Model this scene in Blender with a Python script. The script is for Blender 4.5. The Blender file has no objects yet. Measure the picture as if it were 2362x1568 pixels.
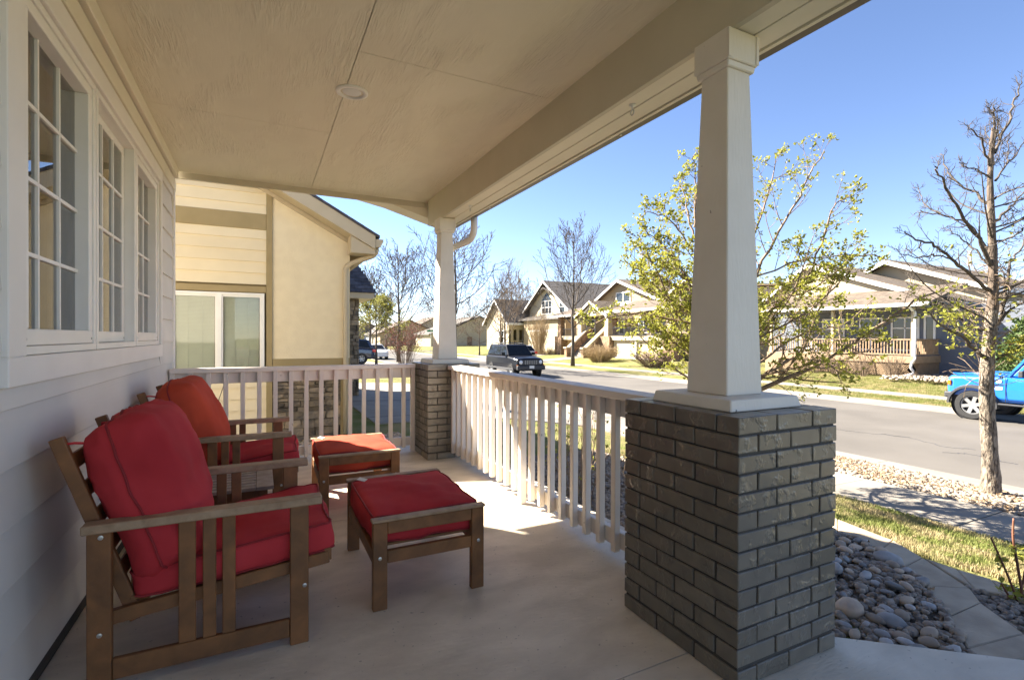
import bpy, bmesh, math, random
from mathutils import Vector, Matrix, noise
from math import radians, sin, cos, pi

S = bpy.context.scene
COL = S.collection
R = random.Random(7)

# ---------------------------------------------------------------- camera
FPX, YAW, PITCH, ROLL = 1161.3, 0.4638, -0.00625, 0.003275      # focal length in px of a 2362 px wide frame
CAM = Vector((-1.4835, -1.205, 1.2267))
_f = Vector((sin(YAW) * cos(PITCH), cos(YAW) * cos(PITCH), sin(PITCH)))
_r = Vector((cos(YAW), -sin(YAW), 0))
_u = _r.cross(_f)
RT = _r * cos(ROLL) + _u * sin(ROLL)
UP = _u * cos(ROLL) - _r * sin(ROLL)
cd = bpy.data.cameras.new('camera')
cd.sensor_width = 36.0
cd.lens = FPX / 2362 * 36.0
cd.clip_start = 0.05
cd.clip_end = 1500
cam = bpy.data.objects.new('camera', cd)
COL.objects.link(cam)
cam.matrix_world = Matrix(((RT.x, UP.x, -_f.x, CAM.x), (RT.y, UP.y, -_f.y, CAM.y), (RT.z, UP.z, -_f.z, CAM.z), (0, 0, 0, 1)))
S.camera = cam

# ---------------------------------------------------------------- world, sun, exposure
SUN = Vector((0.80, -1.03, -1.0)).normalized()                  # direction the light travels
w = bpy.data.worlds.new('World')
S.world = w
w.use_nodes = True
wt = w.node_tree
bg = wt.nodes['Background']
sky = wt.nodes.new('ShaderNodeTexSky')
sky.sky_type = 'NISHITA'
sky.sun_disc = False
sky.sun_elevation = math.asin(-SUN.z)
sky.sun_rotation = math.atan2(-SUN.x, -SUN.y)
sky.altitude = 1600
sky.air_density = 0.85
sky.dust_density = 0.1
sky.ozone_density = 2.0
tint = wt.nodes.new('ShaderNodeVectorMath')
tint.operation = 'MULTIPLY'
tint.inputs[1].default_value = (1.06, 0.955, 0.955)              # white balance of the photograph
wt.links.new(sky.outputs[0], tint.inputs[0])
vib = wt.nodes.new('ShaderNodeHueSaturation')
vib.inputs['Saturation'].default_value = 1.06
wt.links.new(tint.outputs[0], vib.inputs['Color'])
wt.links.new(vib.outputs[0], bg.inputs[0])
bg.inputs[1].default_value = 0.05
sl = bpy.data.lights.new('sun', 'SUN')
sl.energy = 4.7
sl.angle = radians(0.5)
sl.color = (1.0, 0.92, 0.80)
so = bpy.data.objects.new('sun', sl)
COL.objects.link(so)
so.rotation_euler = SUN.to_track_quat('-Z', 'Y').to_euler()
so.location = (-20, 26, 25)
S.view_settings.view_transform = 'Standard'
S.view_settings.look = 'None'
S.view_settings.exposure = 2.7
S.view_settings.gamma = 1.0
S.view_settings.use_curve_mapping = False
S.cycles.max_bounces = 10
S.cycles.diffuse_bounces = 5
S.cycles.transparent_max_bounces = 12

# ---------------------------------------------------------------- helpers: layout
def at(x, y, d):
    """point in space that lies d metres in front of the lens plane, in the photograph's own pixels"""
    return CAM + (_f + RT * ((x - 1181) / FPX) - UP * ((y - 784) / FPX)) * d

def gp(x, y, z):
    d = _f + RT * ((x - 1181) / FPX) - UP * ((y - 784) / FPX)
    return CAM + d * ((z - CAM.z) / d.z)

# ---------------------------------------------------------------- helpers: meshes
class MB:
    def __init__(s):
        s.v = []; s.f = []
    def add(s, vs, fs):
        n = len(s.v)
        s.v += [tuple(p) for p in vs]
        s.f += [tuple(i + n for i in q) for q in fs]
        return s
    def box(s, x0, x1, y0, y1, z0, z1):
        return s.add([(x0, y0, z0), (x1, y0, z0), (x1, y1, z0), (x0, y1, z0), (x0, y0, z1), (x1, y0, z1), (x1, y1, z1), (x0, y1, z1)],
              [(0, 3, 2, 1), (4, 5, 6, 7), (0, 1, 5, 4), (1, 2, 6, 5), (2, 3, 7, 6), (3, 0, 4, 7)])
    def frustum(s, cx, cy, z0, h0x, h0y, z1, h1x, h1y):
        return s.add([(cx - h0x, cy - h0y, z0), (cx + h0x, cy - h0y, z0), (cx + h0x, cy + h0y, z0), (cx - h0x, cy + h0y, z0),
               (cx - h1x, cy - h1y, z1), (cx + h1x, cy - h1y, z1), (cx + h1x, cy + h1y, z1), (cx - h1x, cy + h1y, z1)],
              [(0, 3, 2, 1), (4, 5, 6, 7), (0, 1, 5, 4), (1, 2, 6, 5), (2, 3, 7, 6), (3, 0, 4, 7)])
    def bar(s, p0, p1, a, b, up=(0, 0, 1)):
        """square bar from p0 to p1, a across, b along the up direction"""
        p0 = Vector(p0); p1 = Vector(p1); d = (p1 - p0).normalized(); up = Vector(up)
        sx = d.cross(up).normalized() * (a / 2); sy = sx.cross(d).normalized() * (b / 2)
        vs = [p + i * sx + j * sy for p in (p0, p1) for i, j in ((-1, -1), (1, -1), (1, 1), (-1, 1))]
        return s.add(vs, [(0, 3, 2, 1), (4, 5, 6, 7), (0, 1, 5, 4), (1, 2, 6, 5), (2, 3, 7, 6), (3, 0, 4, 7)])
    def prism(s, poly, axis, a0, a1):
        """polygon in the two other axes (in xyz order) pushed along axis"""
        def mk(p, a):
            return {'x': (a, p[0], p[1]), 'y': (p[0], a, p[1]), 'z': (p[0], p[1], a)}[axis]
        n = len(poly)
        vs = [mk(p, a0) for p in poly] + [mk(p, a1) for p in poly]
        fs = [tuple(range(n - 1, -1, -1)), tuple(range(n, 2 * n))] + [(i, (i + 1) % n, n + (i + 1) % n, n + i) for i in range(n)]
        return s.add(vs, fs)
    def tube(s, pts, rads, n=6, cap=True):
        pts = [Vector(p) for p in pts]
        if not hasattr(rads, '__len__'):
            rads = [rads] * len(pts)
        base = len(s.v)
        up = Vector((0.31, 0.17, 0.93))
        for i, p in enumerate(pts):
            t = (pts[min(i + 1, len(pts) - 1)] - pts[max(i - 1, 0)])
            if t.length < 1e-9: t = Vector((0, 0, 1))
            t.normalize()
            a = t.cross(up)
            if a.length < 0.05: a = t.cross(Vector((1, 0, 0)))
            a.normalize(); b = t.cross(a)
            for k in range(n):
                an = 2 * pi * k / n
                s.v.append(tuple(p + (a * cos(an) + b * sin(an)) * rads[i]))
        for i in range(len(pts) - 1):
            for k in range(n):
                q = base + i * n; k2 = (k + 1) % n
                s.f.append((q + k, q + k2, q + n + k2, q + n + k))
        if cap:
            s.f.append(tuple(base + k for k in range(n - 1, -1, -1)))
            s.f.append(tuple(base + (len(pts) - 1) * n + k for k in range(n)))
        return s
    def lathe(s, c, prof, axis='z', n=24, cap=True):
        """prof: list of (radius, offset along axis)"""
        base = len(s.v)
        for r, h in prof:
            for k in range(n):
                a = 2 * pi * k / n; u, v = r * cos(a), r * sin(a)
                s.v.append({'z': (c[0] + u, c[1] + v, c[2] + h), 'x': (c[0] + h, c[1] + u, c[2] + v), 'y': (c[0] + u, c[1] + h, c[2] + v)}[axis])
        for i in range(len(prof) - 1):
            for k in range(n):
                q = base + i * n; k2 = (k + 1) % n
                s.f.append((q + k, q + k2, q + n + k2, q + n + k))
        if cap:
            s.f.append(tuple(base + k for k in range(n)))
            s.f.append(tuple(base + (len(prof) - 1) * n + k for k in range(n)))
        return s
    def mesh(s, name, m, smooth=False):
        me = bpy.data.meshes.new(name)
        me.from_pydata(s.v, [], s.f)
        if m: me.materials.append(m)
        if smooth: me.polygons.foreach_set('use_smooth', [True] * len(me.polygons))
        me.update()
        return me
    def build(s, name, m, parent=None, smooth=False, bevel=0, seg=1, fix=True):
        me = s.mesh(name, m, smooth)
        if fix:
            b = bmesh.new(); b.from_mesh(me)
            bmesh.ops.recalc_face_normals(b, faces=b.faces)
            b.to_mesh(me); b.free()
        o = bpy.data.objects.new(name, me)
        COL.objects.link(o)
        if parent:
            o.parent = parent
        if bevel:
            md = o.modifiers.new('bevel', 'BEVEL'); md.width = bevel; md.segments = seg; md.limit_method = 'ANGLE'
        return o

def place(name, me, loc=(0, 0, 0), parent=None, rot=(0, 0, 0), scale=None):
    o = bpy.data.objects.new(name, me)
    COL.objects.link(o)
    o.location = loc; o.rotation_euler = rot
    if scale: o.scale = scale
    if parent: o.parent = parent
    return o

def tag(o, label=None, cat=None, group=None, kind=None):
    if label: o['label'] = label
    if cat: o['category'] = cat
    if group: o['group'] = group
    if kind: o['kind'] = kind
    return o

def thing(name, label, cat, loc=(0, 0, 0), group=None, rz=0):
    o = bpy.data.objects.new(name, None)
    COL.objects.link(o)
    o.empty_display_size = 0.1
    o.location = loc; o.rotation_euler = (0, 0, rz)
    return tag(o, label, cat, group)

def copy_tree(o, parent=None):
    c = o.copy(); COL.objects.link(c)
    if parent: c.parent = parent
    for ch in list(o.children): copy_tree(ch, c)
    return c

# ---------------------------------------------------------------- helpers: materials
def nd(t, typ, **kw):
    n = t.nodes.new(typ)
    for k, v in kw.items(): setattr(n, k, v)
    return n

def mat(name, c, c2=None, rough=0.6, scale=6, stretch=(1, 1, 1), bump=0.0, bscale=40, bstretch=(1, 1, 1), rnd=0.0, spec=0.4,
        metal=0.0, coat=0.0, detail=4, lo=0.35, hi=0.65, dist=0.0, bdist=0.004, spots=None, translucent=0, bmask=None):
    m = bpy.data.materials.new(name); m.use_nodes = True
    t = m.node_tree; L = t.links
    b = t.nodes['Principled BSDF']
    b.inputs['Roughness'].default_value = rough
    b.inputs['Specular IOR Level'].default_value = spec
    b.inputs['Metallic'].default_value = metal
    if coat:
        b.inputs['Coat Weight'].default_value = coat; b.inputs['Coat Roughness'].default_value = 0.03
    geo = nd(t, 'ShaderNodeNewGeometry')
    def mapped(st):
        mp = nd(t, 'ShaderNodeMapping'); mp.inputs['Scale'].default_value = st
        L.new(geo.outputs['Position'], mp.inputs['Vector']); return mp
    c = tuple(c) + (1,)
    c2 = (tuple(c2) + (1,)) if c2 else tuple(min(1, x * 0.86) for x in c[:3]) + (1,)
    n = nd(t, 'ShaderNodeTexNoise'); n.inputs['Scale'].default_value = scale; n.inputs['Detail'].default_value = detail; n.inputs['Distortion'].default_value = dist
    L.new(mapped(stretch).outputs[0], n.inputs['Vector'])
    r = nd(t, 'ShaderNodeValToRGB'); r.color_ramp.elements[0].position = lo; r.color_ramp.elements[1].position = hi
    r.color_ramp.elements[0].color = c2; r.color_ramp.elements[1].color = c
    L.new(n.outputs[0], r.inputs[0])
    out = r.outputs[0]
    if spots:
        sc, thr, col = spots
        v = nd(t, 'ShaderNodeTexNoise'); v.inputs['Scale'].default_value = sc; v.inputs['Detail'].default_value = 2
        L.new(mapped((1, 1, 1)).outputs[0], v.inputs['Vector'])
        rr = nd(t, 'ShaderNodeValToRGB'); rr.color_ramp.elements[0].position = thr; rr.color_ramp.elements[1].position = thr + 0.03
        L.new(v.outputs[0], rr.inputs[0])
        mx = nd(t, 'ShaderNodeMixRGB'); L.new(rr.outputs[0], mx.inputs[0]); L.new(out, mx.inputs[1]); mx.inputs[2].default_value = tuple(col) + (1,)
        out = mx.outputs[0]
    if rnd:
        oi = nd(t, 'ShaderNodeObjectInfo')
        mr = nd(t, 'ShaderNodeMapRange'); mr.inputs[3].default_value = 1 - rnd; mr.inputs[4].default_value = 1 + rnd
        L.new(oi.outputs['Random'], mr.inputs[0])
        mx = nd(t, 'ShaderNodeVectorMath', operation='SCALE'); L.new(out, mx.inputs[0]); L.new(mr.outputs[0], mx.inputs['Scale'])
        out = mx.outputs[0]
    L.new(out, b.inputs['Base Color'])
    if bump:
        bn = nd(t, 'ShaderNodeTexNoise'); bn.inputs['Scale'].default_value = bscale; bn.inputs['Detail'].default_value = 5; bn.inputs['Distortion'].default_value = dist
        L.new(mapped(bstretch).outputs[0], bn.inputs['Vector'])
        bp = nd(t, 'ShaderNodeBump'); bp.inputs['Strength'].default_value = bump; bp.inputs['Distance'].default_value = bdist
        hgt = bn.outputs[0]
        if bmask:
            mn = nd(t, 'ShaderNodeTexNoise'); mn.inputs['Scale'].default_value = bmask[0]; mn.inputs['Detail'].default_value = 3
            L.new(mapped(bmask[3] if len(bmask) > 3 else (1, 1, 1)).outputs[0], mn.inputs['Vector'])
            mr_ = nd(t, 'ShaderNodeMapRange'); mr_.inputs[1].default_value = bmask[1]; mr_.inputs[2].default_value = bmask[2]; mr_.inputs[3].default_value = .06
            L.new(mn.outputs[0], mr_.inputs[0])
            mm = nd(t, 'ShaderNodeMath', operation='MULTIPLY'); L.new(hgt, mm.inputs[0]); L.new(mr_.outputs[0], mm.inputs[1]); hgt = mm.outputs[0]
        L.new(hgt, bp.inputs['Height']); L.new(bp.outputs[0], b.inputs['Normal'])
    if translucent:
        o = t.nodes['Material Output']
        tr = nd(t, 'ShaderNodeBsdfTranslucent'); L.new(out, tr.inputs[0])
        ms = nd(t, 'ShaderNodeMixShader'); ms.inputs[0].default_value = translucent
        L.new(b.outputs[0], ms.inputs[1]); L.new(tr.outputs[0], ms.inputs[2]); L.new(ms.outputs[0], o.inputs['Surface'])
    return m

def glass(name, tint=(0.75, 0.8, 0.8), refl=0.10):
    m = bpy.data.materials.new(name); m.use_nodes = True
    t = m.node_tree; t.nodes.remove(t.nodes['Principled BSDF'])
    tr = nd(t, 'ShaderNodeBsdfTransparent'); tr.inputs[0].default_value = tuple(tint) + (1,)
    gl = nd(t, 'ShaderNodeBsdfGlossy'); gl.inputs['Roughness'].default_value = 0.01
    lw = nd(t, 'ShaderNodeFresnel'); lw.inputs[0].default_value = 1.5
    ad = nd(t, 'ShaderNodeMath', operation='MULTIPLY_ADD'); ad.inputs[1].default_value = 1.3; ad.inputs[2].default_value = refl
    ms = nd(t, 'ShaderNodeMixShader')
    t.links.new(lw.outputs[0], ad.inputs[0]); t.links.new(ad.outputs[0], ms.inputs[0])
    t.links.new(tr.outputs[0], ms.inputs[1]); t.links.new(gl.outputs[0], ms.inputs[2])
    t.links.new(ms.outputs[0], t.nodes['Material Output'].inputs['Surface'])
    return m

M = {}
M['siding'] = mat('painted_siding', (0.69, 0.645, 0.58), (0.65, 0.605, 0.54), rough=0.55, scale=3, bump=0.15, bscale=60, bstretch=(1, 0.06, 1), rnd=0.05)
M['trim'] = mat('white_trim_paint', (0.80, 0.76, 0.70), (0.76, 0.72, 0.66), rough=0.5, scale=4, bump=0.12, bscale=50, bstretch=(1, 1, 0.2))
M['sash'] = mat('white_vinyl', (0.82, 0.79, 0.73), (0.78, 0.75, 0.69), rough=0.35, scale=5)
M['gap_shade'] = mat('dark_gap', (0.05, 0.042, 0.035), rough=0.9)  # near-black colour standing in for shade inside gaps and voids
M['ceil'] = mat('tan_plywood', (0.75, 0.685, 0.525), (0.71, 0.645, 0.49), rough=0.45, scale=2.5, stretch=(1, 0.4, 1), bump=1.0, bscale=11, bstretch=(4.5, 0.45, 1), dist=1.5, rnd=0.015, bdist=0.016, bmask=(2.6, .46, .68, (1.6, .7, 1)))
M['beam'] = mat('tan_beam_shaded', (0.55, 0.495, 0.375), (0.51, 0.46, 0.345), rough=0.5, scale=3, bump=0.3, bscale=30, bstretch=(1, 0.05, 1))  # darker than ceiling and soffit: shade of the averted face put in colour
M['gutter'] = mat('brown_gutter', (0.10, 0.08, 0.062), rough=0.4, scale=4)
M['soffit'] = mat('beige_soffit', (0.76, 0.70, 0.555), (0.72, 0.66, 0.52), rough=0.5, scale=3, bump=0.2, bscale=30, bstretch=(1, 0.05, 1))
M['rail'] = mat('cream_rail_paint', (0.72, 0.655, 0.58), (0.68, 0.615, 0.54), rough=0.5, scale=5, bump=0.15, bscale=50, bstretch=(1, 1, 0.2), spots=(26, 0.74, (0.35, 0.3, 0.25)))
M['column'] = mat('column_paint', (0.70, 0.64, 0.55), (0.65, 0.59, 0.50), rough=0.5, scale=4, bump=0.35, bscale=70, bstretch=(1, 1, 0.25), spots=(24, 0.76, (0.16, 0.13, 0.1)))
M['brick'] = mat('painted_brick', (0.16, 0.137, 0.102), (0.125, 0.106, 0.08), rough=0.32, scale=5, bump=0.6, bscale=24, bdist=0.009, dist=2.2, bmask=(13, .52, .64), rnd=0.10, spec=0.6)
M['mortar'] = mat('dark_recess_mortar', (0.055, 0.048, 0.040), rough=0.7, scale=20, bump=0.4, bscale=80)  # same paint as the bricks, darkened for shade in the recessed joints
M['concrete'] = mat('porch_concrete', (0.72, 0.625, 0.485), (0.52, 0.44, 0.33), rough=0.62, scale=4.5, stretch=(.5, 1, 1), detail=15, dist=.3, lo=0.34, hi=0.64, bump=0.5, bscale=75, bstretch=(.3, 1, 1), spots=(46, 0.69, (0.40, 0.34, 0.26)))
M['conc2'] = mat('pale_concrete', (0.26, 0.23, 0.19), (0.20, 0.178, 0.148), rough=0.85, scale=1.5, detail=8, bump=0.25, bscale=60, rnd=0.06)
M['paver'] = mat('edging_block', (0.47, 0.375, 0.26), (0.35, 0.275, 0.19), rough=0.9, scale=6, detail=8, bump=0.6, bscale=90, rnd=0.08)
M['asphalt'] = mat('asphalt', (0.118, 0.107, 0.093), (0.092, 0.083, 0.072), rough=0.85, scale=0.6, detail=9, bump=0.4, bscale=120)
M['grass'] = mat('spring_lawn', (0.13, 0.145, 0.038), (0.25, 0.205, 0.10), rough=0.95, scale=1.6, detail=9, lo=0.3, hi=0.62, bump=1.0, bscale=30, bdist=0.04, spec=0.1)
M['blade'] = mat('grass_blade', (0.17, 0.19, 0.052), (0.36, 0.295, 0.155), rough=0.7, scale=2.5, detail=7, lo=0.4, hi=0.56, spec=0.2, translucent=0.35)
M['soil'] = mat('soil', (0.16, 0.12, 0.08), (0.10, 0.075, 0.05), rough=0.95, scale=14, bump=1.0, bscale=40, bdist=0.02)
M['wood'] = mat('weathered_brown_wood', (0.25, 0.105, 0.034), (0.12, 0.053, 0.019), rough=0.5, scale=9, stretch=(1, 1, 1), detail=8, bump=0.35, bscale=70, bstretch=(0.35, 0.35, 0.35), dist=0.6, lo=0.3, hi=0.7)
M['woodtop'] = mat('lit_top_wood', (0.38, 0.255, 0.15), (0.26, 0.165, 0.092), rough=0.6, scale=16, detail=8, bump=0.35, bscale=80, dist=0.5)  # wood of arm and ottoman tops, lightened for light falling on them
M['tablewood'] = mat('greyed_table_wood', (0.36, 0.29, 0.23), (0.27, 0.21, 0.16), rough=0.7, scale=18, detail=6, bump=0.2, bscale=80)
M['red'] = mat('crimson_canvas', (0.52, 0.045, 0.05), (0.37, 0.026, 0.03), rough=0.85, scale=3.2, lo=.3, hi=.7, bump=0.3, bscale=420, spec=0.15, bdist=0.001)
M['rust'] = mat('faded_and_sunlit_canvas', (0.52, 0.075, 0.035), (0.38, 0.045, 0.022), rough=0.85, scale=3.2, lo=.3, hi=.7, bump=0.3, bscale=420, spec=0.15, bdist=0.001)  # faded chair cushion; on the ottoman it stands for sun on red
M['pipe'] = mat('piping_red', (0.26, 0.018, 0.02), rough=0.8)
M['bolt'] = mat('zinc_bolt', (0.55, 0.54, 0.5), rough=0.35, metal=0.9)
M['tagw'] = mat('white_tag', (0.75, 0.74, 0.7), rough=0.7)
M['nsiding'] = mat('yellow_lap_siding', (0.76, 0.64, 0.42), (0.72, 0.605, 0.395), rough=0.6, scale=3, bump=0.1, bscale=60, bstretch=(0.06, 1, 1), rnd=0.02)
M['stucco'] = mat('cream_stucco', (0.78, 0.655, 0.43), (0.74, 0.615, 0.40), rough=0.85, scale=7, bump=0.8, bscale=55, bdist=0.005)
M['ntrim'] = mat('olive_tan_trim', (0.335, 0.25, 0.115), (0.30, 0.225, 0.10), rough=0.55, scale=5)
M['nfascia'] = mat('tan_fascia', (0.50, 0.405, 0.265), (0.47, 0.38, 0.245), rough=0.5, scale=4)
M['stone'] = mat('ledge_stone', (0.30, 0.225, 0.14), (0.10, 0.085, 0.07), rough=0.85, scale=7, detail=8, bump=1.0, bscale=28, bdist=0.02, rnd=0.5, lo=0.3, hi=0.7)
M['shingle'] = mat('dark_shingle', (0.10, 0.092, 0.10), (0.06, 0.055, 0.06), rough=0.9, scale=9, bump=0.6, bscale=120, rnd=0.4)
M['roof_gray'] = mat('grey_shingle_roof', (0.145, 0.128, 0.112), (0.085, 0.076, 0.067), rough=0.95, scale=3.5, detail=9, bump=0.8, bscale=14, bstretch=(1, 1, 4), bdist=0.03)
M['roof_brown'] = mat('brown_shingle_roof', (0.145, 0.112, 0.084), (0.085, 0.066, 0.05), rough=0.95, scale=3.5, detail=9, bump=0.8, bscale=14, bstretch=(1, 1, 4), bdist=0.03)
M['tan'] = mat('tan_house_siding', (0.34, 0.265, 0.165), (0.31, 0.24, 0.15), rough=0.8, scale=1, bump=0.5, bscale=9, bstretch=(0.02, 0.02, 1), bdist=0.02)
M['cream'] = mat('cream_house_siding', (0.45, 0.38, 0.265), (0.42, 0.355, 0.245), rough=0.8, scale=1, bump=0.5, bscale=9, bstretch=(0.02, 0.02, 1), bdist=0.02)
M['olive'] = mat('olive_house_siding', (0.235, 0.205, 0.115), (0.21, 0.18, 0.10), rough=0.8, scale=1, bump=0.5, bscale=9, bstretch=(0.02, 0.02, 1), bdist=0.02)
M['slate'] = mat('slate_blue_siding', (0.14, 0.155, 0.19), (0.12, 0.135, 0.165), rough=0.8, scale=1, bump=0.5, bscale=9, bstretch=(0.02, 0.02, 1), bdist=0.02)
M['white'] = mat('white_house_trim', (0.74, 0.72, 0.68), (0.70, 0.68, 0.64), rough=0.55, scale=3)
M['brownstone'] = mat('brown_stone_cladding', (0.36, 0.23, 0.135), (0.15, 0.10, 0.065), rough=0.9, scale=5, detail=8, bump=1.0, bscale=8, bdist=0.05)
M['deck'] = mat('cedar_deck', (0.31, 0.215, 0.13), (0.25, 0.17, 0.10), rough=0.7, scale=4)
M['black'] = mat('black_metal', (0.018, 0.018, 0.02), rough=0.45)
M['pane'] = mat('dark_pane', (0.03, 0.035, 0.04), (0.025, 0.03, 0.035), rough=0.06, spec=0.5)
M['bark_dark'] = mat('dark_bark', (0.11, 0.088, 0.068), (0.06, 0.048, 0.038), rough=0.9, scale=18, stretch=(1, 1, 0.3), bump=0.9, bscale=30, bstretch=(1, 1, 0.25), bdist=0.02)
M['bark_near'] = mat('flaky_grey_bark', (0.26, 0.215, 0.165), (0.05, 0.038, 0.029), rough=0.95, scale=38, stretch=(1, 1, 0.22), detail=10, dist=1.0, lo=0.36, hi=0.60, bump=1.0, bscale=16, bstretch=(1, 1, 0.35), bdist=0.045)
M['bark_up'] = mat('upper_bark', (0.16, 0.12, 0.088), (0.06, 0.045, 0.034), rough=0.9, scale=30, stretch=(1, 1, 0.3), detail=8, bump=0.8, bscale=30, bstretch=(1, 1, 0.3), bdist=0.02)
M['twig'] = mat('brown_twig', (0.165, 0.118, 0.08), (0.10, 0.072, 0.05), rough=0.85, scale=12)
M['bark_tan'] = mat('tan_branch', (0.26, 0.185, 0.12), (0.15, 0.105, 0.07), rough=0.85, scale=14)
M['leaf'] = mat('young_leaf', (0.37, 0.365, 0.055), (0.23, 0.235, 0.04), rough=0.5, scale=9, spec=0.35, translucent=0.45)
M['leaf2'] = mat('pale_leaf', (0.27, 0.255, 0.065), (0.18, 0.185, 0.045), rough=0.6, scale=9, translucent=0.4)
M['redleaf'] = mat('red_spring_leaf', (0.22, 0.075, 0.055), (0.13, 0.05, 0.04), rough=0.6, scale=9, translucent=0.3)
M['needle'] = mat('evergreen_foliage', (0.10, 0.15, 0.035), (0.05, 0.085, 0.025), rough=0.7, scale=5, translucent=0.2)
M['straw'] = mat('dry_straw_stems', (0.42, 0.31, 0.17), (0.28, 0.20, 0.11), rough=0.85, scale=8)
M['rosecane'] = mat('red_rose_cane', (0.23, 0.09, 0.05), (0.14, 0.06, 0.035), rough=0.6, scale=10)
M['rock'] = mat('river_stone', (0.46, 0.35, 0.24), (0.29, 0.22, 0.155), rough=0.7, scale=8, detail=7, bump=0.2, bscale=60, rnd=0.42)
M['rock_grey'] = mat('grey_river_stone', (0.38, 0.355, 0.32), (0.24, 0.225, 0.205), rough=0.7, scale=8, detail=7, bump=0.2, bscale=60, rnd=0.4)
M['pebble'] = mat('mixed_pebbles', (0.36, 0.29, 0.215), (0.15, 0.12, 0.095), rough=0.8, scale=22, detail=3, lo=0.35, hi=0.62)
M['curtain'] = mat('tan_curtain', (0.70, 0.61, 0.45), (0.62, 0.54, 0.39), rough=0.9, scale=4)
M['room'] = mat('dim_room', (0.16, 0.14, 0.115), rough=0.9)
M['blind'] = mat('pale_blind_slat', (0.78, 0.78, 0.70), (0.74, 0.74, 0.66), rough=0.6)
M['rubber'] = mat('tyre_rubber', (0.028, 0.027, 0.026), (0.02, 0.02, 0.02), rough=0.8, scale=20, bump=0.5, bscale=60)
M['rim'] = mat('silver_rim', (0.36, 0.36, 0.36), rough=0.35, metal=0.5)
M['chrome'] = mat('chrome', (0.7, 0.7, 0.7), rough=0.12, metal=1.0)
M['carblack'] = mat('black_car_paint', (0.010, 0.011, 0.016), (0.008, 0.009, 0.013), rough=0.28, spec=.14, coat=.12)
M['carblue'] = mat('bright_blue_car_paint', (0.012, 0.15, 0.60), (0.011, 0.14, 0.57), rough=0.3, coat=0.8)
M['carnavy'] = mat('navy_car_paint', (0.02, 0.032, 0.075), (0.018, 0.03, 0.07), rough=0.25, coat=1.0)
M['carwhite'] = mat('white_car_paint', (0.72, 0.73, 0.74), (0.7, 0.71, 0.72), rough=0.3, coat=0.6)
M['carsilver'] = mat('silver_car_paint', (0.42, 0.42, 0.43), (0.4, 0.4, 0.41), rough=0.3, metal=0.3, coat=0.6)
M['plastic'] = mat('dark_grey_plastic', (0.045, 0.045, 0.048), rough=0.55)
M['lampglass'] = mat('headlight_glass', (0.72, 0.74, 0.76), rough=0.08, spec=0.8)
M['redlamp'] = mat('red_tail_lamp', (0.62, 0.012, 0.012), rough=0.15, spec=0.7)
M['amber'] = mat('amber_lamp', (0.7, 0.18, 0.02), rough=0.2)
M['sign'] = mat('green_street_sign', (0.02, 0.22, 0.10), rough=0.5)
M['clear'] = glass('window_glass', (0.56, 0.56, 0.52), 0.12)
M['nglass'] = glass('neighbour_window_glass', (0.96, 0.98, 0.95), -0.015)
M['carglass'] = mat('dark_car_glass', (0.012, 0.014, 0.016), rough=0.05, spec=0.3)
M['litter'] = mat('dead_leaves', (0.30, 0.20, 0.11), (0.15, 0.095, 0.055), rough=0.9, scale=30)

# ================================================================ GROUND
PROF = [(-200, -0.42), (0.0, -0.42), (1.0, -0.42), (3.2, -0.50), (5.2, -0.82), (6.4, -0.83), (7.7, -0.93), (7.95, -0.96), (8.05, -1.16), (18.3, -1.16),
        (18.5, -1.04), (20.3, -1.02), (22.4, -0.98), (26.5, -0.68), (34, -0.55), (60, -0.4), (400, -0.4)]
def gz(x):
    for (a, za), (b, zb) in zip(PROF, PROF[1:]):
        if a <= x <= b: return za + (zb - za) * (x - a) / (b - a)
    return -0.4
mb = MB()
ys = [-300, -60, -20, -8, -4, -2, 0, 2, 4, 6, 8, 12, 20, 40, 80, 160, 400, 900]
for y in ys:
    for x, z in PROF: mb.v.append((x, y, z))
n = len(PROF)
for j in range(len(ys) - 1):
    for i in range(n - 1): mb.f.append((j * n + i, j * n + i + 1, (j + 1) * n + i + 1, (j + 1) * n + i))
tag(mb.build('ground', M['grass'], fix=False), kind='structure')

# road with its cracks as recessed lines of sealant
road = tag(MB().box(8.9, 17.2, -120, 330, -1.2, -1.05).build('road', M['asphalt']), kind='structure')
for pts in ([gp(2170, 1042, -1.05), gp(2230, 1046, -1.05), gp(2300, 1062, -1.05), gp(2362, 1073, -1.05)],
            [gp(2030, 1000, -1.05), gp(2110, 1012, -1.05), gp(2180, 1030, -1.05), gp(2260, 1038, -1.05)],
            [gp(1930, 990, -1.05), gp(2010, 1000, -1.05), gp(2110, 1008, -1.05)]):
    cr = MB()
    pp = []
    for a, b in zip(pts, pts[1:]):
        for k in range(8):
            q = a.lerp(b, k / 8); pp.append((q.x + R.uniform(-.05, .05), q.y + R.uniform(-.05, .05), -1.049))
    for a, b in zip(pp, pp[1:]):
        cr.bar(a, b, 0.018, 0.004)
    cr.build('crack_seal', M['mortar'] if pts[0].x > 14 else M['plastic'], road)

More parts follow.
